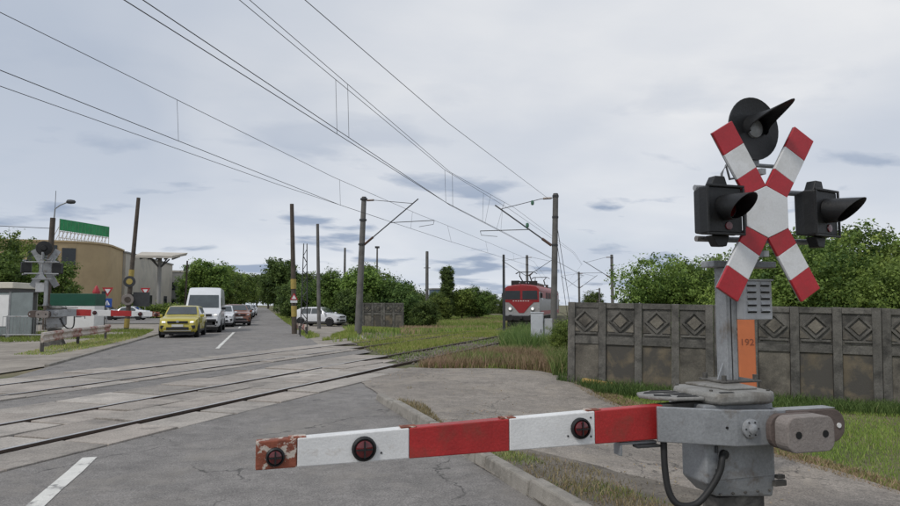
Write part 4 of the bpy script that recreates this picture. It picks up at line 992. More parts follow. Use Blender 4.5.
MB().box(-40.2, -14.0, 153.9, 190.2, 8.702, 9.1).build('parapet', 'offwhite', gb, world=True)
for x in (-19.0, -17.2, -15.6):
    for z in (1.2, 4.8): MB().box(x, x + 1.1, 153.9, 154.05, z, z + 1.7).build('window', 'glass', gb, world=True)
# canopy on posts
cn_ = thing('canopy_roof', 'white tilted canopy roof on a slender column beside the road', 'canopy', (-14.2, 103.5, 0))
m = MB(); m.add([(-17.2, 100.5, 8.2), (-12.4, 100.5, 8.2), (-11.2, 107, 9.1), (-17.4, 107, 9.1), (-17.2, 100.5, 8.55), (-12.4, 100.5, 8.55), (-11.0, 107, 9.5), (-17.4, 107, 9.5)],
                [(0, 3, 2, 1), (4, 5, 6, 7), (0, 1, 5, 4), (1, 2, 6, 5), (2, 3, 7, 6), (3, 0, 4, 7)]); m.build('roof_slab', 'offwhite', cn_, world=True)
for x in np.arange(-16.6, -12.2, 1.05): MB().tube([(x, 100.9, 8.1), (x + .3, 106.6, 8.9)], .12, 6).build('roof_beam', 'bdark', cn_, world=True)
MB().tube([(-14.4, 103.5, 0), (-14.4, 103.5, 8.4)], .28, 10).build('column', 'bgrey', cn_, world=True, smooth=40)
for a in range(4): MB().tube([(-14.4, 103.5, 6.9), (-14.4 + 1.6 * math.cos(R(45 + 90 * a)), 103.5 + 1.6 * math.sin(R(45 + 90 * a)), 8.3)], .1, 6).build('strut', 'bdark', cn_, world=True)
pole('utility_pole', 'dark slender pole between the grey building and the roadside trees', (-11.2, 107.1, 0), (-11.05, 107.1, 8.3), (.16, .12))
# billboard on the roof
bb = thing('roof_billboard', 'green billboard on a steel scaffold on the tan roof', 'billboard', (-31, 106, 10.6))
ax0, ax1 = Vector((-27.5, 103.2, 0)), Vector((-23.0, 112, 0)); dv = (ax1 - ax0); nb = 14
bb_dir = dv.normalized(); ang = math.atan2(dv.y, dv.x)
for k in range(nb):
    c = ax0 + dv * ((k + .5) / nb); MB().obox((c.x, c.y, 12.85), (dv.length / nb - .03, .10, 1.6), (0, 0, ang)).build('board', 'green_sign', bb, world=True)
for k in range(nb + 1):
    c = ax0 + dv * (k / nb); q = Vector((-bb_dir.y, bb_dir.x, 0))
    MB().tube([(c.x, c.y, 10.5), (c.x, c.y, 13.5)], .05, 5).build('scaffold_post', 'offwhite', bb, world=True)
    MB().tube([(c.x + q.x * 1.3, c.y + q.y * 1.3, 10.5), (c.x, c.y, 12.6)], .04, 5).build('scaffold_brace', 'offwhite', bb, world=True)
for z in (11.0, 11.9): MB().tube([(ax0.x, ax0.y, z), (ax1.x, ax1.y, z)], .045, 5).build('scaffold_rail', 'offwhite', bb, world=True)

# street lamp pole
sp = thing('street_lamp', 'dark leaning pole with a street lamp arm behind the left signal', 'street lamp', (-13.46, 48.5, 0))
MB().tube([(0, 0, 0), (.14, -.03, 7.3)], [.20, .16], 10).build('pole_shaft', 'wood', sp, smooth=40)
ar = MB().tube([(.2, -.03, 6.9), (.24, -.03, 7.9), (.55, -.1, 8.15), (1.0, -.2, 8.35)], .04, 6).build('lamp_arm', 'galv', sp, smooth=50)
MB().lathe([(.02, -.28), (.13, -.2), (.15, .0), (.12, .22), (.02, .3)], (1.2, -.24, 8.38), 'x', 10).build('lamp_head', 'steel_dark', ar, smooth=40)
MB().tube([(.24, -.03, 7.9), (.24, -.03, 9.1)], .018, 5).build('antenna', 'steel_dark', sp)
# shelter with glass panels
sh = thing('glazed_shelter', 'low glazed shelter with a cream roof edge at the far left', 'shelter', (-14.5, 39.3, 0), R(-15))
MB().box(-4.2, 3.1, -1.3, 1.3, 2.42, 2.72).build('roof', 'cream', sh, 0.03); MB().box(-4.1, 3.0, -1.2, 1.2, 2.25, 2.418).build('fascia', 'bdark', sh)
for k, x in enumerate(np.arange(-4.0, 2.9, 1.15)):
    MB().box(x + .04, x + 1.11, -1.16, -1.12, .12, 2.22).build('glass_panel', 'shelterglass', sh)
    MB().box(x - .04, x + .04, -1.18, -1.10, 0, 2.24).build('post', 'galv', sh)
MB().box(-4.0, 2.9, 1.05, 1.1, 0, 2.24).build('rear_wall', 'bgrey', sh)
for x0, x1, z0, z1 in ((.45, 1.15, 1.35, 1.95), (2.0, 2.86, .55, 2.1)): MB().box(x0, x1, -1.185, -1.165, z0, z1).build('notice_panel', 'white', sh)
# low wire fence panels in front of the shelter
for i, x in enumerate((-15.7, -13.2, -10.7)):
    f = thing('crowd_fence', 'thin grey wire fence panel in front of the shelter, %s' % ['leftmost', 'middle one', 'nearest the barrier drive'][i], 'fence', (x, 36.9 - i * .45, 0), R(-12), 'wire fence panels by the shelter')
    for z in (.18, 1.05): MB().tube([(-1.2, 0, z), (1.2, 0, z)], .022, 5).build('rail', 'galv', f)
    for q in np.arange(-1.2, 1.21, .16): MB().tube([(q, 0, .18), (q, 0, 1.05)], .010, 4).build('bar', 'galv', f)
    for q in (-1.0, 1.0): MB().tube([(q, 0, 0), (q, 0, 1.1)], .025, 5).build('leg', 'galv', f)
# kiosk with green upper half
kk = thing('kiosk', 'white kiosk with a dark green band beside the striped column', 'kiosk', (-10.95, 46.0, 0), R(-8))
MB().box(-1.35, 1.2, -.8, .8, .15, 1.55).build('wall', 'white', kk, 0.02); MB().box(-1.37, 1.22, -.82, .82, 1.552, 2.3).build('green_band', 'green_dark', kk, 0.02)
MB().box(-.30, -.05, -.83, -.79, 1.05, 1.35).build('vent', 'hole', kk)
# striped column with a red cap
stc = thing('striped_column', 'slim red and white striped column with a pointed red cap', 'column', (-10.35, 47.5, 0))
for k in range(4): MB().tube([(0, 0, k * .6), (0, 0, k * .6 + .598)], .21, 12).build('stripe', ['white', 'white', 'sign_white', 'sign_red'][k] if k != 2 else 'white', stc, smooth=40)
MB().lathe([(.24, 2.41), (.24, 2.46), (.05, 2.85), (.001, 2.87)], (0, 0, 0), 'z', 12).build('cap', 'sign_red', stc, smooth=40)
MB().box(-.15, .15, -.235, -.19, 2.0, 2.3).build('plate', 'white', stc)
MB().tube([(.42, .1, 0), (.42, .1, 2.5)], .13, 8).build('dark_side_pillar', 'steel_dark', stc, smooth=40)
# traffic signs
def yield_sign(label, x, y, z, s, blue=True):
    t = thing('yield_sign', label, 'traffic sign', (x, y, 0), R(-5), 'yield signs at the side road')
    MB().tube([(0, .05, 0), (0, .05, z + .3)], .035, 6).build('pole_shaft', 'galv', t)
    MB().prism([(-.5 * s, .45 * s), (.5 * s, .45 * s), (0, -.42 * s)], 'y', -.02, 0).build('triangle', 'sign_red', t).location = (0, 0, z)
    MB().prism([(-.26 * s, .30 * s), (.26 * s, .30 * s), (0, -.14 * s)], 'y', -.028, -.0205).build('triangle_face', 'sign_white', t).location = (0, 0, z)
    if blue:
        b = MB().box(-.42 * s, .42 * s, -.02, 0, -.42 * s, .42 * s).build('blue_plate', 'blue_sign', t); b.location = (0, 0, z - 1.0 * s)
        MB().prism([(-.26 * s, -.22 * s), (.26 * s, -.22 * s), (0, .26 * s)], 'y', -.027, -.0205).build('plate_triangle', 'sign_white', b)
        MB().prism([(-.06 * s, -.20 * s), (.06 * s, -.20 * s), (.02 * s, .10 * s), (-.02 * s, .10 * s)], 'y', -.032, -.0275).build('walker_mark', 'blue_sign', b)
    return t
yield_sign('yield sign over a blue crossing plate in front of the tan wall', -13.5, 66.2, 2.75, .95)
t = yield_sign('yield sign right of the leaning banded pole by the hedge', -12.75, 81.5, 3.05, 1.05, True)
# slim far items: white shed roof, blue shed
s_ = thing('white_shed', 'low white roofed shed far behind the shrubs', 'shed', (27.5, 117, 0)); MB().box(-2.4, 2.4, -2, 2, 0, 1.9).build('wall', 'offwhite', s_); MB().prism([(-2.7, 1.902), (2.7, 1.902), (0, 2.9)], 'y', -2.2, 2.2).build('roof', 'white', s_)
s_ = thing('blue_shed', 'small blue grey tower building far behind the plain mast', 'building', (51, 193, 0)); MB().box(-2.2, 2.2, -2.2, 2.2, 0, 6.2).build('wall', 'shed_blue', s_); MB().box(-2.4, 2.4, -2.4, 2.4, 6.202, 6.6).build('roof', 'bgrey', s_)
bx_ = thing('small_notice_board', 'small yellow topped roadside board under the dark tree', 'board', (4.2, 92, 0)); MB().box(-.5, .5, -.05, .05, 1.9, 2.6).build('panel', 'cream', bx_); MB().box(-.35, .35, -.05, .05, 1.0, 1.85).build('lower_panel', 'yellow_band', bx_); MB().tube([(0, .08, 0), (0, .08, 2.5)], .04, 6).build('pole_shaft', 'steel_dark', bx_)
# ================================================================== VEHICLES
def interp(tab, t):
    xs = [q[0] for q in tab]; ys = [q[1] for q in tab]; return float(np.interp(t, xs, ys))
STY = {
 'crossover': dict(L=4.25, W=1.78, zb=.26, belt=1.0, tap=.20, prof=[(0, .52), (.012, .74), (.04, .90), (.10, .98), (.25, 1.06), (.28, 1.09), (.40, 1.50), (.46, 1.56), (.62, 1.57), (.82, 1.53), (.92, 1.34), (.975, 1.02), (1, .62)],
                   wid=[(0, .80), (.03, .92), (.10, 1.0), (.9, 1.0), (.97, .94), (1, .86)], ws=(.29, .405), side=((.34, .575), (.59, .80)), rear=(.86, .955), wheels=(.175, .80), wr=.335),
 'suv': dict(L=4.35, W=1.84, zb=.30, belt=1.06, tap=.20, prof=[(0, .58), (.012, .82), (.035, .98), (.10, 1.05), (.25, 1.12), (.28, 1.15), (.40, 1.58), (.46, 1.64), (.75, 1.64), (.88, 1.55), (.955, 1.15), (1, .66)],
             wid=[(0, .84), (.03, .93), (.10, 1.0), (.9, 1.0), (.97, .95), (1, .88)], ws=(.29, .405), side=((.34, .575), (.59, .82)), rear=(.89, .95), wheels=(.18, .80), wr=.35),
 'sedan': dict(L=4.5, W=1.76, zb=.22, belt=.92, tap=.22, prof=[(0, .48), (.012, .66), (.04, .78), (.24, .94), (.28, .97), (.42, 1.38), (.50, 1.44), (.66, 1.43), (.80, 1.08), (.84, 1.04), (.97, 1.0), (1, .62)],
               wid=[(0, .80), (.03, .92), (.10, 1.0), (.9, 1.0), (.97, .93), (1, .86)], ws=(.29, .425), side=((.35, .565), (.58, .74)), rear=(.68, .79), wheels=(.175, .81), wr=.31),
 'van': dict(L=5.6, W=2.02, zb=.34, belt=1.32, tap=.10, prof=[(0, .66), (.008, .95), (.03, 1.16), (.12, 1.34), (.145, 1.40), (.245, 2.18), (.29, 2.36), (.33, 2.58), (.37, 2.64), (.97, 2.60), (.99, 2.4), (1, .6)],
             wid=[(0, .82), (.025, .92), (.09, 1.0), (.98, 1.0), (1, .97)], ws=(.15, .245), side=((.19, .34),), rear=None, wheels=(.155, .80), wr=.35),
}
def car(name, label, x, y, rz, style, paint, group=None, lit=True, detail=True):
    s = STY[style]; L, W, hw = s['L'], s['W'], s['W'] / 2
    t = thing(name, label, 'van' if style == 'van' else 'car', (x, y, 0.0), rz, group)
    top = lambda u: interp(s['prof'], u); wd = lambda u: hw * interp(s['wid'], u); X = lambda u: L / 2 - u * L
    mx = max(q[1] for q in s['prof'])
    def rw(u):
        z = top(u); return wd(u) * (1 - s['tap'] * max(0, z - s['belt']) / (mx - s['belt'])) * (.93 if z < s['belt'] + .1 else .97)
    def sidey(u, z):
        zt = top(u); zbelt = min(zt - .04, s['belt'])
        if z <= zbelt: return wd(u) * .99
        f = (z - zbelt) / max(.02, (zt - .05) - zbelt); return wd(u) * .99 + (rw(u) - wd(u) * .99) * min(1, f)
    us = sorted(set([q[0] for q in s['prof']] + [.06, .15, .2, .35, .55, .7]))
    rings = []
    for u in us:
        zt, w, zb = top(u), wd(u), s['zb'] + (.10 if u < .03 or u > .97 else 0)
        zbelt = min(zt - .04, s['belt']); zm = zb + (zbelt - zb) * .55; r_ = rw(u)
        half = [(w * .90, zb), (w, zb + .10), (w * 1.005, zm), (w * .99, zbelt), (r_, zt - .045), (r_ * .88, zt - .008)]
        rings.append([(X(u), yy, z) for yy, z in half] + [(X(u), 0, zt + .012)] + [(X(u), -yy, z) for yy, z in half[::-1]])
    MB().loft(rings).build('body', paint, t, smooth=38)
    # glazing
    def strip(us_, lo, hi, nm):
        a, b = [], []
        for u in us_: a.append(lo(u)); b.append(hi(u))
        m = MB(); n = len(us_); m.add(a + b, [(k, k + 1, n + k + 1, n + k) for k in range(n - 1)]); m.build(nm, 'car_glass', t, recalc=False)
    u0, u1 = s['ws']; uu = np.linspace(u0, u1, 5)
    strip(uu, lambda u: (X(u) + .02, -rw(u) * .88, top(u) + .012), lambda u: (X(u) + .02, rw(u) * .88, top(u) + .012), 'windscreen')
    if s['rear']:
        uu = np.linspace(*s['rear'], 4); strip(uu, lambda u: (X(u) - .02, -rw(u) * .86, top(u) + .014), lambda u: (X(u) - .02, rw(u) * .86, top(u) + .014), 'rear_window')
    for a, b in s['side']:
        uu = np.linspace(a, b, 7)
        for sg in (-1, 1):
            def hi(u): z = max(s['belt'] + .03, top(u) - .10 if style != 'van' else min(top(u) - .14, 2.05)); return (X(u), sg * (sidey(u, z) + .012), z)
            strip(uu, lambda u: (X(u), sg * (sidey(u, s['belt'] + .02) + .012), s['belt'] + .02), hi, 'side_window')
    # wheels
    for u in s['wheels']:
        for sg in (-1, 1):
            r = s['wr']; yo = sg * (hw - .085)
            m = MB().lathe([(r * .6, -.11), (r * .93, -.11), (r, -.07), (r, .07), (r * .93, .11), (r * .6, .11)], (X(u), yo, r), 'y', 20); w = m.build('wheel', 'tyre', t, smooth=40)
            MB().lathe([(r * .6, sg * .095), (r * .55, sg * .10), (r * .5, sg * .07), (r * .15, sg * .075), (.001, sg * .09)], (X(u), yo, r), 'y', 14).build('rim', 'rim', w, smooth=40)
            m = MB(); n = 12; o = [(X(u) + (r + .075) * math.cos(math.pi * k / n), (r + .075) * math.sin(math.pi * k / n) + r) for k in range(n + 1)]
            i_ = [(X(u) + (r + .012) * math.cos(math.pi * k / n), (r + .012) * math.sin(math.pi * k / n) + r) for k in range(n + 1)]
            for k in range(n): m.prism([o[k], o[k + 1], i_[k + 1], i_[k]], 'y', sg * (hw * .97), sg * (hw * 1.015))
            m.build('wheel_arch', 'plastic', t); MB().cyl((X(u), sg * hw * .80, r), (X(u), sg * hw * 1.004, r), r + .014, n=20).build('wheel_well', 'hole', t)
    # front details
    xf = L / 2; zb = s['zb']
    zh = s['prof'][2][1] - .06; bw = hw * .80
    hl = 'headlamp' if lit else 'headlamp_off'
    for sg in (-1, 1):
        MB().obox((xf - .075, sg * hw * .72, zh - .07), (.13, .17, .065), (0, R(18), sg * R(-14))).build('headlight', hl, t, 0.02)
        MB().obox((X(.27), sg * (hw + .10), s['belt'] + .07), (.16, .20, .14), (0, 0, 0)).build('mirror', 'plastic' if style == 'van' else paint, t, 0.03)
        MB().obox((-xf + .03, sg * hw * .80, s['belt'] - .12), (.12, .26, .2), (0, 0, 0)).build('tail_lamp', 'taillamp', t, 0.02)
        MB().obox((xf - .10, sg * hw * .74, zb + .27), (.18, .26, .16), (0, 0, sg * R(-18))).build('fog_lamp_recess', 'plastic', t, 0.02)
    MB().obox((xf - .005, 0, zh - .075), (.05, hw * 1.06, .11), (0, R(8), 0)).build('grille', 'plastic', t, 0.012)
    MB().lathe([(.07, .0), (.07, .02), (.05, .028), (.001, .03)], (xf + .015, 0, zh - .05), 'x', 14).build('badge', 'rim', t, smooth=40)
    MB().obox((xf - .01, 0, zb + .20), (.06, hw * 1.15, .14), (0, 0, 0)).build('lower_intake', 'plastic', t, 0.012)
    MB().obox((xf + .012, 0, zb + .34), (.03, .52, .115), (0, 0, 0)).build('number_plate', 'plate', t)
    MB().obox((xf - .02, 0, zb + .085), (.07, hw * 1.4, .05), (0, 0, 0)).build('front_skid', 'rim', t, 0.01)
    MB().box(-L * .47, L * .47, -hw * .86, hw * .86, .17, zb + .06).build('underbody', 'plastic', t)
    for sg in (-1, 1): MB().box(-L * .30, L * .30, sg * hw * .985, sg * hw * 1.008, zb + .03, zb + .13).build('sill_trim', 'plastic', t)
    return t
M['car_glass'] = mat('car_window_glass', (0.045, 0.055, 0.058), 0.06, 0.3, 1.5, coat=1.0)
FWD = R(-90)                            # nose towards the camera (-Y)
g = 'cars queueing at the crossing'
car('car', 'yellow crossover with lit headlights waiting first at the crossing', -3.85, 36.7, FWD + R(-2), 'crossover', 'car_yellow', g)
v = car('van', 'tall white delivery van right behind the yellow crossover', -3.30, 43.2, FWD, 'van', 'car_white', g)
MB().box(2.35, 2.80, -.80, .80, .40, .80).build('front_bumper', 'plastic', v, 0.05)
car('car', 'white hatchback mostly hidden behind the delivery van', -2.85, 52.5, FWD, 'crossover', 'car_white', g, lit=False)
car('car', 'copper brown car pulled out beside the queue near the centre line', -2.0, 55.6, FWD + R(9), 'suv', 'car_brown', g, lit=False)
ql = ['silver car just behind the copper brown one in the queue', 'dark car further back in the queue before the trees', 'white car in the distant middle of the queue', 'silver car far down the queue under the trees', 'dark car far down the queue under the trees', 'tiny white car at the very end of the queue']
for k, (lb, pt, stl) in enumerate(zip(ql, ['car_silver', 'car_dark', 'car_white', 'car_silver', 'car_dark', 'car_white'], ['sedan', 'suv', 'suv', 'sedan', 'crossover', 'suv'])):
    car('car', lb, -2.15 + .1 * (k % 2) + .08 * k, 64.5 + k * 8.3, FWD, stl, pt, g, lit=False)
car('car', 'white parked SUV seen from the side in front of the bushes', 4.30, 52.0, R(-33), 'crossover', 'car_white', 'parked cars', lit=False).scale = (.92,) * 3
car('car', 'white sedan parked left of the leaning banded pole', -14.0, 78.5, R(180 - 8), 'sedan', 'car_white', 'parked cars', lit=False)
car('car', 'silver hatchback parked in front of the hedge left of the road', -17.5, 84.5, R(-10), 'crossover', 'car_silver', 'parked cars', lit=False)

# ================================================================== TRAIN
def train_frame(s_front, n): x, y = T(s_front, n); u, v_ = T(s_front + 19, n); return (x, y, zf(x, y) + .02), math.atan2(y - v_, x - u)
def body_loft(x0, x1, hw, zb, zs, zt, nose0=0.0, nose1=0.0):
    xs = [x0, x0 - .25, x0 - .9, x0 - 2.2, x1 + 1.2, x1 + .5, x1]; rings = []
    for i, x in enumerate(xs):
        k = {0: nose0, 1: nose0 * .5, 2: nose0 * .12, 6: nose1, 5: nose1 * .5}.get(i, 0)
        w = hw * (1 - .10 * k); z2 = zt - .30 * k; z1 = zs - .18 * k
        half = [(w * .97, zb), (w, zb + .12), (w, z1), (w * .95, z1 + (z2 - z1) * .35), (w * .78, z1 + (z2 - z1) * .75), (w * .4, z2 - .04)]
        rings.append([(x, a, b) for a, b in half] + [(x, 0, z2)] + [(x, -a, b) for a, b in half[::-1]])
    return MB().loft(rings)
loc, rz = train_frame(53.8, C2)
lo = thing('locomotive', 'red and pale grey electric locomotive with lit headlights facing the crossing', 'locomotive', loc, rz, None, .98)
body_loft(0, -18.6, 1.58, .98, 3.18, 3.72, .35, .35).build('body', 'loco_grey', lo, smooth=35)
# red front with V shaped lower edge, built as bands proud of the nose
def front(poly, x0, x1, nm, mt, par, bev=0.0): return MB().prism(poly, 'x', x0, x1).build(nm, mt, par, bev)
red = front([(-1.50, 2.18), (-1.05, 2.16), (-.66, 1.80), (-.2, 1.26), (.2, 1.26), (.66, 1.80), (1.05, 2.16), (1.50, 2.18), (1.50, 3.04), (1.32, 3.30), (.7, 3.52), (-.7, 3.52), (-1.32, 3.30), (-1.50, 3.04)], .002, .03, 'red_front', 'loco_red', lo, 0.01)
for sg in (-1, 1):
    ws = front([(sg * .10, 2.40), (sg * 1.38, 2.40), (sg * 1.34, 3.14), (sg * .10, 3.14)], .031, .05, 'windscreen', 'glass', lo)
    front([(sg * .09, 2.33), (sg * 1.40, 2.33), (sg * 1.40, 2.395), (sg * .09, 2.395)], .031, .06, 'windscreen_frame', 'loco_red', lo)
    hl = MB().lathe([(.19, .0), (.18, .07), (.14, .09), (.001, .10)], (.0, sg * .95, 1.62), 'x', 16).build('headlight_housing', 'loco_grey', lo, smooth=40)
    MB().lathe([(.12, .09), (.10, .115), (.001, .12)], (.0, sg * .95, 1.62), 'x', 14).build('headlight', 'headlamp', hl, smooth=40)
    bf = MB().cyl((0, sg * .88, .88), (.42, sg * .88, .88), .10, n=10).build('buffer', 'under', lo); MB().cyl((.42, sg * .88, .88), (.47, sg * .88, .88), .24, n=16).build('buffer_head', 'under', bf)
    # side livery, cab door, windows, grilles
    yy = sg * 1.588
    MB().box(-18.2, -.6, min(yy, yy * 1.006), max(yy, yy * 1.006), 2.55, 3.12).build('side_red_band', 'loco_red', lo)
    MB().box(-18.2, -.6, min(yy, yy * 1.006), max(yy, yy * 1.006), 1.1, 1.45).build('side_red_band', 'loco_red', lo)
    for x in (-1.4, -17.4): MB().box(x - .35, x + .35, min(yy, yy * 1.012), max(yy, yy * 1.012), 2.35, 3.0).build('cab_side_window', 'glass', lo)
    for k in range(6): MB().box(-5.6 - k * 1.5, -4.6 - k * 1.5, min(yy, yy * 1.012), max(yy, yy * 1.012), 2.5, 3.05).build('side_grille', 'under', lo)
    MB().obox((-.45, sg * 1.66, 2.75), (.10, .16, .42), (0, 0, 0)).build('cab_mirror', 'under', lo)
for k in range(7): front([(-.72 + k * .21, 2.25), (-.60 + k * .21, 2.25), (-.60 + k * .21, 2.31), (-.72 + k * .21, 2.31)], .031, .036, 'white_dash', 'white', red)
MB().box(-.10, .12, -1.42, 1.42, .62, 1.02).build('buffer_beam', 'under', lo, 0.02); MB().box(-.25, .05, -1.2, 1.2, .12, .55).build('snow_plough', 'under', lo, 0.03)
MB().box(.06, .40, -.12, .12, .78, .98).build('coupler_hook', 'under', lo, 0.02)
front([(-1.38, 1.03), (1.38, 1.03), (1.38, 1.12), (-1.38, 1.12)], .002, .045, 'front_step', 'rim', lo)
MB().box(-18.3, -.3, -1.25, 1.25, .55, .98).build('underframe', 'under', lo)
for bx0 in (-4.6, -14.0):
    bg = MB().box(bx0 - 2.2, bx0 + 2.2, -1.15, 1.15, .35, .75).build('bogie', 'under', lo, 0.03)
    for dx in (-1.9, 0, 1.9):
        for sg in (-1, 1): MB().cyl((bx0 + dx, sg * .70, .62), (bx0 + dx, sg * .84, .62), .62, n=18).build('wheel', 'under', bg)
def panto(x, up):
    p = MB().box(x - .8, x + .8, -.75, .75, 4.0, 4.06).build('pantograph_base', 'under', lo)
    for a in (-.7, .7):
        for b in (-.65, .65): MB().lathe([(.09, 3.62), (.06, 3.72), (.10, 3.80), (.06, 3.88), (.09, 4.0)], (x + a, b, 0), 'z', 8).build('insulator', 'insul', lo)
    zt = 4.85 if up else 4.35; kx, kz = x + (1.15 if up else 1.3), (4.5 if up else 4.2)
    for b in (-.45, .45):
        MB().tube([(x - .6, b * .9, 4.05), (kx, b, kz)], .055, 5).build('lower_arm', 'under', p); MB().tube([(kx, b, kz), (x - .1, b * 1.3, zt)], .045, 5).build('upper_arm', 'under', p)
    for dx in (-.18, .18): MB().tube([(x + dx, -.95, zt - .12), (x + dx, -.7, zt + .03), (x + dx, .7, zt + .03), (x + dx, .95, zt - .12)], .03, 5).build('contact_strip', 'under', p)
panto(-3.4, True); panto(-15.0, True)
for x in np.arange(-12.8, -5.2, 1.1):
    for b in (-.55, .5): MB().lathe([(.12, 3.6), (.07, 3.74), (.12, 3.82), (.07, 3.92), (.04, 4.02)], (x, b, 0), 'z', 8).build('insulator', 'insul', lo)
MB().tube([(-13, .5, 4.03), (-5.2, .5, 4.03)], .03, 5).build('roof_busbar', 'under', lo); MB().tube([(-13, -.55, 4.03), (-5.2, -.55, 4.03)], .03, 5).build('roof_busbar', 'under', lo)
for x, b, w, h in ((-1.7, 0, .9, .22), (-2.2, .75, .4, .3), (-2.1, -.8, .35, .34), (-9, 0, 3.0, .28)): MB().box(x - w / 2, x + w / 2, b - .35, b + .35, 3.5, 3.74 + h).build('roof_box', 'under', lo, 0.02)
body_loft(.012, -18.62, 1.592, 3.0, 3.19, 3.735, .35, .35).build('roof', 'loco_red', lo, smooth=35)
for b in (-.28, .28): MB().tube([(-1.3, b, 3.6), (-1.05, b, 3.86)], .06, 8).build('horn', 'rim', lo)
MB().box(-.42, -.2, -.2, .2, 3.36, 3.58).build('top_headlight', 'glass', lo, 0.02)
for k, lb in enumerate(('grey passenger coach coupled directly behind the locomotive', 'second grey passenger coach, mostly hidden by the wall')):
    loc, rz = train_frame(53.6 + 19.6 + k * 25.2, C2)
    c = thing('passenger_coach', lb, 'train coach', loc, rz, 'coaches of the train')
    body_loft(0, -24.4, 1.45, .95, 3.2, 3.95, .15, .15).build('body', 'coach', c, smooth=35)
    for sg in (-1, 1):
        y = sg * 1.455
        for q in range(11): MB().box(-3.9 - q * 1.75, -2.6 - q * 1.75, min(y, y * 1.01), max(y, y * 1.01), 2.0, 2.85).build('window', 'glass', c)
        for q in (-.9, -23.3): MB().box(q - .4, q + .4, min(y, y * 1.012), max(y, y * 1.012), 1.0, 3.0).build('door', 'loco_red', c)
    MB().box(-24.2, -.2, -1.2, 1.2, .5, .95).build('underframe', 'under', c)
    for b in (-3.2, -21):
        bg = MB().box(b - 1.6, b + 1.6, -1.1, 1.1, .35, .7).build('bogie', 'under', c)
        for dx in (-1.25, 1.25):
            for sg in (-1, 1): MB().cyl((b + dx, sg * .7, .46), (b + dx, sg * .84, .46), .46, n=16).build('wheel', 'under', bg)
# ================================================================== VEGETATION
def leaf_arrays(C, nrm, size, tint, jit=1.0):
    """diamond leaves: C centres, nrm outward normals."""
    n = len(C); r = rng.normal(size=(n, 3)); nn = nrm + r * .9 * jit; nn /= np.linalg.norm(nn, axis=1)[:, None] + 1e-9
    a = np.cross(nn, rng.normal(size=(n, 3))); a /= np.linalg.norm(a, axis=1)[:, None] + 1e-9; b = np.cross(nn, a)
    s = size[:, None]; w = s * rng.uniform(.45, .75, (n, 1))
    V = np.stack([C - a * s, C - b * w + nn * s * .12, C + a * s, C + b * w + nn * s * .12], 1).reshape(-1, 3)
    F = np.arange(4 * n).reshape(n, 4)
    return V, F, np.repeat(tint, 4)
def crown_mesh(name, blobs, clumps, per, leaf, spread, material, seed, fill=0.25):
    """blobs: (cx,cy,cz,rx,ry,rz). Clumps sit on and inside the blobs; leaves scatter round each clump."""
    global rng
    rng = np.random.default_rng(seed); B = np.array(blobs, float)
    wt_ = (B[:, 3] * B[:, 4] * B[:, 5]) ** (2 / 3); idx = rng.choice(len(B), clumps, p=wt_ / wt_.sum())
    d = rng.normal(size=(clumps, 3)); d /= np.linalg.norm(d, axis=1)[:, None]
    rad = np.where(rng.random(clumps) < fill, rng.uniform(.2, .75, clumps), rng.uniform(.78, 1.16, clumps))[:, None]
    cc = B[idx, :3] + d * B[idx, 3:] * rad; ct = np.clip(rng.normal(.42, .24, clumps), 0, .95)
    cs = spread * rng.uniform(.6, 1.5, clumps)
    k = np.repeat(np.arange(clumps), per); n = len(k)
    off = rng.normal(size=(n, 3)) * cs[k][:, None] * .82 * np.array([1, 1, .75]); P = cc[k] + off
    out = d[k] * .6 + off / (np.linalg.norm(off, axis=1)[:, None] + 1e-6) * .7 + np.array([0, 0, .45])
    tint = np.clip(ct[k] + rng.normal(0, .13, n), 0, 1)
    V, F, tn = leaf_arrays(P, out, leaf * rng.uniform(.65, 1.25, n), tint)
    me = arr_mesh(name, V, F, tn); me.materials.append(M[material]); return me
def limb_mesh(name, trunk_h, trunk_r, blobs, seed):
    r = random.Random(seed); m = MB(); z0 = -.25; bend = (r.uniform(-.2, .2), r.uniform(-.2, .2))
    tip = Vector((bend[0], bend[1], trunk_h)); m.tube([(0, 0, z0), (0, 0, .3), tip * .55, tip], [trunk_r * 1.35, trunk_r, trunk_r * .85, trunk_r * .6], 9)
    for b in blobs[:9]:
        c = Vector(b[:3]); st = tip * r.uniform(.6, 1.0); md = st.lerp(c, .5) + Vector((r.uniform(-.3, .3), r.uniform(-.3, .3), .2))
        m.tube([st, md, c, c + (c - md) * .5], [trunk_r * .45, trunk_r * .3, trunk_r * .18, trunk_r * .05], 6)
    me = m.mesh(name, 40); me.materials.append(M['bark']); return me
def blobset(r, n, R_, z0, z1, zr=.75, seed=0, spread=.62):
    q = random.Random(seed); out = [(0, 0, (z0 + z1) / 2, R_ * .75, R_ * .75, (z1 - z0) * .42)]
    for k in range(n):
        a = 2 * math.pi * k / n + q.uniform(-.4, .4); f = q.uniform(.35, 1.0); rr = R_ * q.uniform(.34, .52); z = q.uniform(z0 + rr * .6, z1 - rr * .7)
        e = 1 - .55 * abs((z - (z0 + z1) / 2) / ((z1 - z0) / 2)) ** 1.6
        out.append((R_ * spread * f * e * math.cos(a), R_ * spread * f * e * math.sin(a), z, rr, rr, rr * zr))
    return out
CACHE = {}
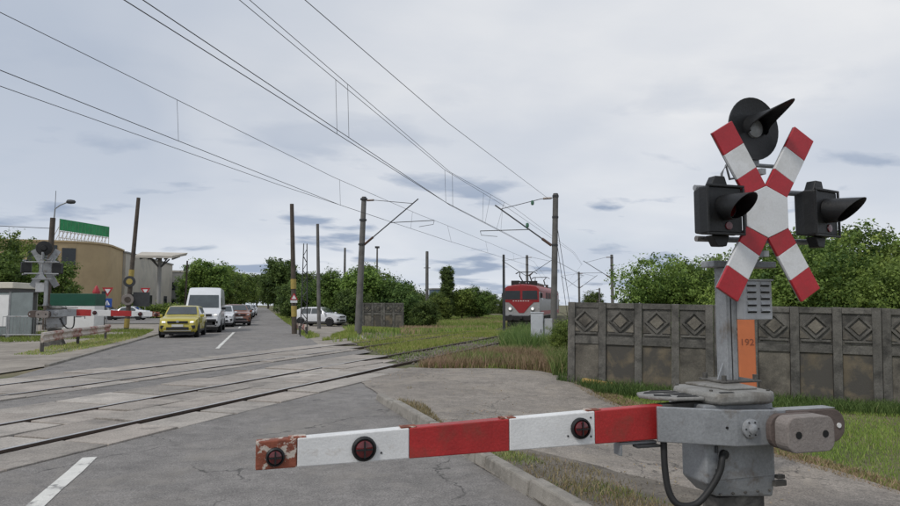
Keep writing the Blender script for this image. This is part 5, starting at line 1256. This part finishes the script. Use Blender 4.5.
def tree(name, label, cat, x, y, sc, rz, proto, group=None, zsc=None):
    if proto not in CACHE:
        p = PROTO[proto]; bl = blobset(None, p['n'], p['R'], p['z0'], p['z1'], p.get('zr', .8), p['seed'])
        CACHE[proto] = (limb_mesh('trunk', p['th'], p['tr'], bl, p['seed']), crown_mesh('crown', bl, p['clumps'], p['per'], p['leaf'], p['spread'], p['mat'], p['seed'], p.get('fill', .3)))
    t = thing(name, label, cat, (x, y, zf(x, y)), rz, group); t.scale = (sc, sc, zsc or sc)
    link('trunk', CACHE[proto][0], t); link('crown', CACHE[proto][1], t); return t
PROTO = {
 'street': dict(n=13, R=4.6, z0=1.9, z1=9.4, seed=3, th=3.6, tr=.22, clumps=520, per=34, leaf=.20, spread=.42, mat='leaf_mid'),
 'street2': dict(n=12, R=4.4, z0=1.5, z1=9.2, seed=8, th=3.4, tr=.22, clumps=480, per=34, leaf=.20, spread=.42, mat='leaf_mid'),
 'dark': dict(n=14, R=5.4, z0=1.2, z1=13.2, seed=21, th=4.5, tr=.3, clumps=620, per=32, leaf=.25, spread=.50, mat='leaf_dark'),
 'shrubtree': dict(n=12, R=2.9, z0=.4, z1=5.2, seed=31, th=1.6, tr=.13, clumps=420, per=40, leaf=.115, spread=.27, mat='leaf_mid'),
 'shrubdark': dict(n=12, R=3.0, z0=.2, z1=5.0, seed=37, th=1.4, tr=.14, clumps=420, per=40, leaf=.12, spread=.27, mat='leaf_dark'),
 'shrublight': dict(n=11, R=2.7, z0=.3, z1=5.2, seed=41, th=1.5, tr=.12, clumps=360, per=40, leaf=.115, spread=.27, mat='leaf_bright'),
 'bush': dict(n=13, R=2.5, z0=-.1, z1=3.7, seed=51, th=1.2, tr=.09, clumps=780, per=46, leaf=.052, spread=.15, mat='leaf_bright', fill=.35),
 'bush2': dict(n=14, R=2.6, z0=-.1, z1=4.0, seed=57, th=1.3, tr=.09, clumps=820, per=46, leaf=.052, spread=.15, mat='leaf_mid', fill=.35),
 'wild': dict(n=9, R=4.0, z0=1.0, z1=9.8, seed=63, th=4.2, tr=.2, clumps=300, per=36, leaf=.15, spread=.36, mat='leaf_mid', fill=.2),
}
# roadside trees, left row
g = 'trees in the roadside row on the left'
rowl = ['nearest full green tree of the left roadside row behind the van', 'second green tree of the left roadside row', 'third green tree of the left roadside row', 'fourth tree of the left roadside row, smaller with distance', 'fifth tree of the left roadside row, far down the road', 'farthest tree of the left roadside row at the road end', 'green tree half behind the nearest roadside tree, left of it']
for lb, (x, y, s, p, r) in zip(rowl, ((-8.3, 116, .94, 'street', 0), (-7.9, 130, .98, 'street2', 2), (-7.6, 148, 1.02, 'street', 4), (-7.2, 170, 1.05, 'street2', 1), (-6.6, 200, 1.1, 'street', 3), (-6.0, 245, 1.2, 'street2', 5), (-12.0, 132, .86, 'street2', 3.3))):
    tree('roadside_tree', lb, 'tree', x, y, s, r, p, g)
g = 'tall dark trees on the right of the road'
for lb, (x, y, s, r) in zip(['tall dark green tree closing the road on the right', 'dark tree left of and behind the tallest dark tree', 'dark tree right of the tallest, behind the banded pole', 'farther dark tree at the end of the road'], ((4.4, 165, 1.0, 0), (3.6, 205, 1.0, 2), (11.0, 172, .80, 4), (2.6, 300, 1.15, 1))):
    tree('dark_tree', lb, 'tree', x, y, s, r, 'dark', g)
# shrub belt behind the parked car
g = 'shrubby trees behind the parked car'
belt = [(1.9 + 2.6, 60.5, .85, 'shrubdark'), (6.2, 58.5, 1.0, 'shrubtree'), (8.2, 57.0, 1.1, 'shrublight'), (9.6, 60.5, 1.18, 'shrubtree'), (11.3, 56.5, .98, 'shrubdark'), (5.6, 66, 1.0, 'shrubdark'), (3.6, 76, .95, 'shrubdark'), (12.6, 59.5, .82, 'shrubdark'), (7.3, 50.8 + 4.2, .72, 'shrubdark'), (15.2, 67, .75, 'shrubtree'), (4.8, 95, 1.15, 'shrubdark'), (17.5, 76, .75, 'shrubdark'), (12.9, 53.2, .55, 'shrubdark')]
bl = ['small dark shrub tree over the roof of the parked car', 'round green shrub tree right of the parked car', 'light green shrub tree behind the leaning mast', 'tallest shrub tree in the belt behind the leaning mast', 'dark bushy tree right of the leaning mast', 'dark shrub tree in the second row behind the parked car', 'dark shrub tree left of the parked car beyond the lattice post', 'low dark shrub at the right end of the belt', 'dark low shrub at the nose of the parked car', 'small shrub tree left of the plain mast', 'dark shrub tree farther along the right road edge', 'dark shrub right of the plain mast', 'low dark bush right of the short distant wall']
for (x, y, s, p), lb in zip(belt, bl): tree('shrub_tree', lb, 'shrub', x, y, s * .88, random.uniform(0, 6), p, g)
g = 'bushes in the far railway grass'
far = [(21.2, 80, .62, 'shrubtree'), (25.2, 83, .80, 'shrublight'), (27.6, 84, .82, 'shrubtree'), (28.8, 90, .70, 'shrubdark'), (33, 104, .55, 'shrubdark'), (38, 112, .55, 'shrubdark'), (19.6, 92, .7, 'shrubtree'), (24, 110, .7, 'shrubdark'), (45, 120, .6, 'shrubdark')]
fl = ['small bush left of the ivy covered post', 'light green bush right of the ivy covered post', 'round bush farther right of the ivy covered post', 'dark bush before the locomotive', 'low dark hedge bush left of the locomotive nose', 'low dark bush close to the locomotive on the left', 'small bush behind the plain mast', 'dark bush behind the white shed', 'far dark bush hidden partly by the locomotive']
for (x, y, s, p), lb in zip(far, fl): tree('bush', lb, 'bush', x, y, s, random.uniform(0, 6), p, g)
for (x, y, s, p), lb in zip(((34, 128, .95, 'shrubdark'), (42, 138, 1.0, 'shrubtree'), (50, 142, .95, 'shrubdark'), (58, 150, 1.05, 'shrubdark'), (68, 150, 1.0, 'shrubtree'), (80, 150, 1.1, 'shrubdark'), (30, 150, 1.0, 'shrubtree')), ('distant dark bush on the skyline left of the locomotive', 'distant green bush behind the locomotive nose', 'distant dark bush hidden by the locomotive roof', 'distant dark bush right of the near mast', 'distant green bush over the wall corner', 'distant dark bush behind the wall', 'distant green bush behind the white shed')):
    tree('skyline_bush', lb, 'bush', x, y, s, random.uniform(0, 6), p, 'bushes on the skyline')
for (x, y, s), lb in zip(((-2.5, 340, 1.3), (3.5, 380, 1.4)), ('hazy dark tree closing the far end of the road on the left', 'hazy dark tree closing the far end of the road on the right')):
    tree('dark_tree', lb, 'tree', x, y, s, 1.0, 'dark', 'tall dark trees on the right of the road')
# ivy covered post
iv = thing('ivy_covered_post', 'narrow column of dark ivy wrapped round an old post', 'ivy post', (22.9, 81.8, zf(22.9, 81.8)))
MB().tube([(0, 0, -.2), (0, 0, 6.3)], .12, 8).build('post', 'wood', iv)
me = crown_mesh('ivy', [(0, 0, z, .74, .74, .6) for k, z in enumerate(np.arange(.8, 6.6, .62))] + [(-.6, 0, 6.2, .3, .3, .25)], 460, 28, .10, .16, 'leaf_dark', 71); link('ivy', me, iv)
# bushes behind the wall
g = 'leafy bushes behind the concrete wall'
wl_ = [(13.9, 19.9, .92, 'bush', 0), (14.7, 19.2, .84, 'bush2', 1), (15.6, 17.9, .70, 'bush', 2), (14.6, 15.3, .90, 'bush2', 4), (17.0, 16.9, 1.05, 'bush2', 3), (18.6, 14.6, 1.10, 'bush', 5), (17.6, 12.2, .98, 'bush2', 2.4), (15.6, 12.9, .80, 'bush', 1.2), (20.4, 13.0, 1.12, 'bush2', .5), (13.1, 15.6, .66, 'bush', 3.5)]
wlab = ['leftmost leafy bush behind the wall', 'second bush from the left behind the wall', 'low bush left of the cross sign behind the wall', 'bush behind the wall right of the signal post', 'tall bush behind the right lantern', 'tallest bush at the right behind the wall', 'bush behind the wall at the right frame edge', 'bush close behind the wall below the right lantern', 'far bush on the right frame edge', 'small bush just behind the louvred box']
for (x, y, s, p, r), lb in zip(wl_, wlab): tree('wall_bush', lb, 'bush', x, y, s, r, p, g)
tree('wall_end_bush', 'low dark leafy bush between the wall end and the relay cabinet', 'bush', 7.75, 15.6, .30, 1.0, 'bush2')
tree('wall_end_bush', 'small pale leafy bush right behind the wall end', 'bush', 9.3, 18.2, .36, 2.0, 'bush')
# wild tree at the far left, with thicket
tree('wild_tree', 'loose crowned tree behind the glazed shelter at the far left', 'tree', -24.6, 76, .92, 1, 'wild')
for (x, y, s, r), lb in zip(((-20.5, 62, 1.1, 0), (-23.2, 60, 1.25, 2), (-18.2, 66, 1.05, 4), (-25.8, 66, 1.4, 1)), ('dense shrub behind the shelter nearest the street lamp', 'dense shrub behind the shelter at the left frame edge', 'dense shrub in front of the tan wall left of the signal', 'tall dense shrub under the loose crowned tree')):
    tree('shelter_shrub', lb, 'shrub', x, y, s, r, 'shrubtree', 'shrubs behind the shelter')
# clipped hedge
hg = thing('hedge', 'clipped green hedge in front of the white building', 'hedge', (-12.2, 88, 0), R(8))
me = crown_mesh('foliage', [(x, 0, z, .75, .7, .6) for x in np.arange(-3.4, 3.5, .6) for z in (.45, 1.1)], 700, 26, .10, .16, 'leaf_mid', 81, .2); link('foliage', me, hg)
m = MB()
for x in np.arange(-3.4, 3.5, .9): m.tube([(x, 0, -.1), (x, 0, 1.2)], .03, 5)
m.build('stems', 'bark', hg)

# ------------------------------------------------------------------ grass and weeds (uncountable: stuff)
def inside(poly, x, y):
    poly = np.array(poly); r = np.zeros(len(x), bool); j = len(poly) - 1
    for i in range(len(poly)):
        xi, yi = poly[i]; xj, yj = poly[j]
        c = ((yi > y) != (yj > y)) & (x < (xj - xi) * (y - yi) / (yj - yi + 1e-12) + xi); r ^= c; j = i
    return r
def lumps(x, y, sc, seed):
    q = np.random.default_rng(seed); v = np.zeros_like(x)
    for k in range(6):
        a = q.uniform(0, 6.28); f = sc * q.uniform(.6, 1.8); v += np.sin((x * math.cos(a) + y * math.sin(a)) * f + q.uniform(0, 6.28))
    return v / 6
def grass(name, label, poly, n, h, w, material, lean=.5, seed=1, clump=.0, csc=2.0, tint=(.35, .22), zoff=-.02, seg=2, avoid=None):
    q = np.random.default_rng(seed); P = np.array(poly); lo_, hi_ = P.min(0), P.max(0); xs, ys = [], []
    need = n
    while need > 0:
        x = q.uniform(lo_[0], hi_[0], n * 2); y = q.uniform(lo_[1], hi_[1], n * 2); ok = inside(poly, x, y)
        if clump: ok &= (lumps(x, y, csc, seed + 5) + q.normal(0, .12, n * 2)) > clump
        if avoid is not None: ok &= ~avoid(x, y)
        xs.append(x[ok]); ys.append(y[ok]); need -= ok.sum()
        if ok.sum() == 0: break
    x = np.concatenate(xs)[:n]; y = np.concatenate(ys)[:n]; n = len(x); z = zg(x, y) + zoff
    lm = lumps(x, y, csc * .8, seed + 9)
    hh = q.uniform(h[0], h[1], n) * (1 + .55 * lm); a = q.uniform(0, 6.283, n); b = q.uniform(0, 6.283, n); ln = hh * lean * q.uniform(.2, 1, n)
    base = np.stack([x, y, z], -1); side = np.stack([np.cos(a), np.sin(a), 0 * a], -1) * (w * q.uniform(.6, 1.3, n))[:, None]; ld = np.stack([np.cos(b), np.sin(b), 0 * b], -1) * ln[:, None]
    up = np.stack([0 * x, 0 * x, hh], -1); mid = base + up * .55 + ld * .35; tip = base + up * (1 - .12 * lean) + ld
    V = np.stack([base - side, base + side, mid + side * .7, mid - side * .7, tip], 1).reshape(-1, 3); o = 5 * np.arange(n)[:, None]
    F = np.concatenate([o + np.array([[0, 1, 2]]), o + np.array([[0, 2, 3]]), o + np.array([[3, 2, 4]])])
    tn = np.repeat(np.clip(q.normal(tint[0], tint[1], n) + .18 * lumps(x, y, csc * .5, seed + 3), 0, 1), 5)
    me = arr_mesh(name, V, F, tn); me.materials.append(M[material]); return tag(link(name, me), label, 'grass' if 'weed' not in name else 'weeds', kind='stuff')
onslab = lambda x, y: (x < 3.75) & (x * TC - y * TS > -13.8) & (x * TC - y * TS < -6)
# lawn between path and wall, right side
grass('verge_grass', 'short green grass between the path and the concrete wall', [(6.05, 4.6), (6.1, 6.5), (6.0, 9), (6.15, 11.4), (6.5, 13.2), (6.4, 12.6), (8.6, 11.0), (10.9, 9.45), (13.3, 7.8), (13, 3.5), (6.6, 3.0)], 60000, (.03, .085), .0042, 'grass_green', .8, 101, -.42, 1.6, (.40, .17))
grass('wall_foot_weeds', 'rough weeds growing along the foot of the concrete wall', [(6.0, 12.9), (6.3, 12.4), (8.5, 10.85), (10.8, 9.25), (13.2, 7.6), (12.8, 7.0), (10.3, 8.6), (8.1, 10.1), (6.2, 11.5), (6.2, 13.2)], 15000, (.07, .24), .0065, 'weed_tall', .7, 102, -.3, 2.5, (.28, .18))
grass('path_edge_grass', 'dry yellowish grass along the edge of the path', [(5.9, 4.6), (6.35, 4.6), (6.4, 9), (6.5, 11.6), (6.8, 13.0), (6.3, 13.2), (5.95, 11.4), (5.85, 9), (5.95, 6.5)], 9000, (.03, .09), .005, 'grass_dry', .9, 103, -.25, 3.0, (.40, .2))
# tall dry grass in front of the near track, right of the crossing
TALL = [(3.75, 16.5), (4.3, 15.9), (5.4, 15.15), (6.25, 14.4), (6.45, 13.6), (7.3, 13.6), (9.5, 18.5), (11.2, 22.5), (9.8, 22.6), (7.4, 20.2), (5.0, 18.0)]
railgap = lambda x, y: np.abs(np.abs(x * TC - y * TS - C1) - GA) < .22
grass('dry_tall_grass_weeds', 'tall dry pinkish grass clump beside the end of the path', TALL, 26000, (.14, .42), .006, 'grass_dry', .65, 104, -.20, 1.5, (.45, .26), avoid=railgap)
grass('green_tall_weeds', 'tall green weeds mixed into the dry grass by the wall end', [(4.6, 16.3), (5.6, 15.4), (6.3, 14.5), (6.6, 13.4), (7.6, 13.9), (12.5, 20), (14.5, 26), (12.5, 29), (10.2, 25), (8.4, 21.5)], 20000, (.10, .40), .009, 'weed_tall', .65, 105, -.3, 1.2, (.48, .22), avoid=railgap)
grass('low_green_grass', 'low fresh green grass under the dry clump by the path end', TALL, 7000, (.06, .20), .007, 'grass_green', .7, 118, -.4, 1.5, (.42, .2), avoid=railgap)
grass('cabinet_weeds', 'high green weeds around the relay cabinet and mast foot', [(7.9, 19.0), (9.0, 20.6), (10.6, 21.6), (13.4, 26), (16, 31.5), (14, 33.5), (11.5, 29.5), (9.2, 25.2), (8.6, 23)], 14000, (.25, .75), .012, 'weed_tall', .6, 106, -.3, 1.0, (.42, .2))
grass('wall_end_weeds', 'dense shrubby green weeds left of the wall end', [(6.2, 13.5), (7.1, 13.3), (9.5, 16.5), (11.6, 21), (9.9, 21.6), (7.8, 17.6)], 12000, (.18, .62), .011, 'weed_tall', .65, 107, -.1, 1.6, (.55, .24))
# grass between and beyond the tracks
def notrail(x, y):
    n = x * TC - y * TS; r = np.zeros(len(x), bool)
    for c in (C1, C2): r |= (np.abs(np.abs(n - c) - GA) < .26)
    return r | onslab(x, y)
def band(s0, s1, n0, n1): return [T(s0, n0), T(s1, n0), T(s1, n1), T(s0, n1)]
grass('track_grass', 'green grass growing between and over the two tracks', band(17.5, 50, -13.2, -8.6), 34000, (.05, .15), .009, 'grass_green', .7, 108, -.30, 1.0, (.52, .24), avoid=notrail)
grass('near_track_grass', 'sparse grass growing inside and beside the near track', band(17, 44, -8.6, -5.6), 5000, (.04, .14), .007, 'grass_green', .7, 109, -.15, 1.4, (.4, .2), avoid=notrail)
grass('field_grass', 'wide green railway grass field left of the train', [T(22.5, -13.3), T(60, -13.4), T(85, -14), (44, 110), (18, 110), (9, 62), (5.6, 48), (4.6, 36.8), (4.9, 33.0), (3.0, 29)], 60000, (.10, .34), .022, 'grass_green', .6, 110, -.45, .5, (.54, .24), avoid=onslab)
grass('field_red_weeds', 'reddish dry weeds across the railway grass field', [T(32, -13.5), T(70, -13.5), (34, 92), (14, 70), (9, 44)], 9000, (.12, .40), .018, 'grass_dry', .5, 111, .22, .45, (.62, .2))
grass('mast_foot_grass', 'dry grass around the leaning mast and the dirt forecourt', [(2.6, 30.2), (4.6, 33), (5.2, 38.5), (8.5, 44.5), (9.5, 46), (6.2, 46.6), (4.9, 40), (3.4, 34)], 12000, (.06, .26), .013, 'grass_green', .7, 112, -.35, 1.0, (.55, .22))
grass('right_verge_grass', 'rough grass strip at the right road edge beyond the crossing', [(2.05, 32.0), (2.9, 34), (2.7, 40.5), (2.2, 44), (2.1, 60), (2.2, 120), (3.6, 120), (3.4, 60), (2.15, 40), (2.05, 36)], 14000, (.06, .22), .018, 'grass_green', .7, 113, -.3, 1.0, (.5, .22))
grass('left_verge_grass', 'grass strip under the long guard rail on the left', [(-7.7, 24.6), (-6.55, 24.2), (-6.0, 29), (-5.9, 36), (-7.4, 36.4), (-7.9, 30)], 6000, (.03, .11), .010, 'grass_green', .8, 114, .0, 1.4, (.70, .22))
grass('left_mound_grass', 'green grass around the left barrier and the leaning pole foot', [(-12, 33), (-7.4, 33), (-5.9, 37), (-6.6, 46), (-9.4, 50), (-12.6, 44)], 9000, (.05, .20), .013, 'grass_green', .7, 115, -.05, .8, (.42, .2))
grass('kerb_weeds', 'dry tufts of grass along the near kerb and dirt patch', [(2.28, 1.6), (3.6, 1.6), (4.0, 3.2), (3.9, 4.6), (3.3, 5.9), (2.7, 7.0), (2.3, 8.4), (2.16, 10.2), (2.3, 12.2), (2.8, 12.6), (2.5, 10), (2.35, 8.5), (2.3, 6)], 9000, (.02, .075), .0035, 'grass_dry', .9, 116, .12, 2.6, (.36, .22), zoff=.012)
grass('kerb_green_weeds', 'small green weeds sprouting beside the near kerb', [(2.3, 2.0), (3.2, 2.2), (3.5, 4.2), (2.9, 5.9), (2.45, 7.6), (2.3, 6)], 3500, (.02, .07), .005, 'weed_tall', .8, 117, .22, 3.2, (.5, .2), zoff=.012)
# loose grit on the dirt patch
k = 2600; q = np.random.default_rng(9); x = q.uniform(2.3, 4.2, k); y = q.uniform(1.6, 8.5, k); ok = inside([(2.36, 1.2), (4.1, 1.2), (4.3, 3.2), (4.25, 4.6), (3.75, 5.6), (3.05, 6.6), (2.55, 7.6), (2.16, 8.6), (2.2, 6)], x, y)
P = np.stack([x, y, zg(x, y) + .024], -1)[ok]; V, F = octa(P, q.uniform(.003, .011, len(P)))
me = arr_mesh('grit', V, F); me.materials.append(M['stone']); tag(link('grit', me), 'loose grit scattered on the bare dirt beside the kerb', 'grit', kind='stuff')

# dead leaves and crumbs blown along the edges of the path and the kerb
q = np.random.default_rng(77); k = 2600; x = q.uniform(2.1, 6.6, k); y = q.uniform(3.0, 16.2, k)
ok = inside(PATH, x, y) & ((lumps(x, y, 1.3, 5) + q.normal(0, .25, k)) > .12); P = np.stack([x, y, zg(x, y) + .022], -1)[ok]
V, F, tn = leaf_arrays(P, np.tile([0, 0, 1.0], (len(P), 1)), q.uniform(.006, .019, len(P)), q.uniform(.1, .8, len(P)), .35)
me = arr_mesh('leaf_litter', V, F, tn); me.materials.append(M['grass_dry']); tag(link('leaf_litter', me), 'dead leaves and crumbs scattered over the asphalt path', 'leaf litter', kind='stuff')
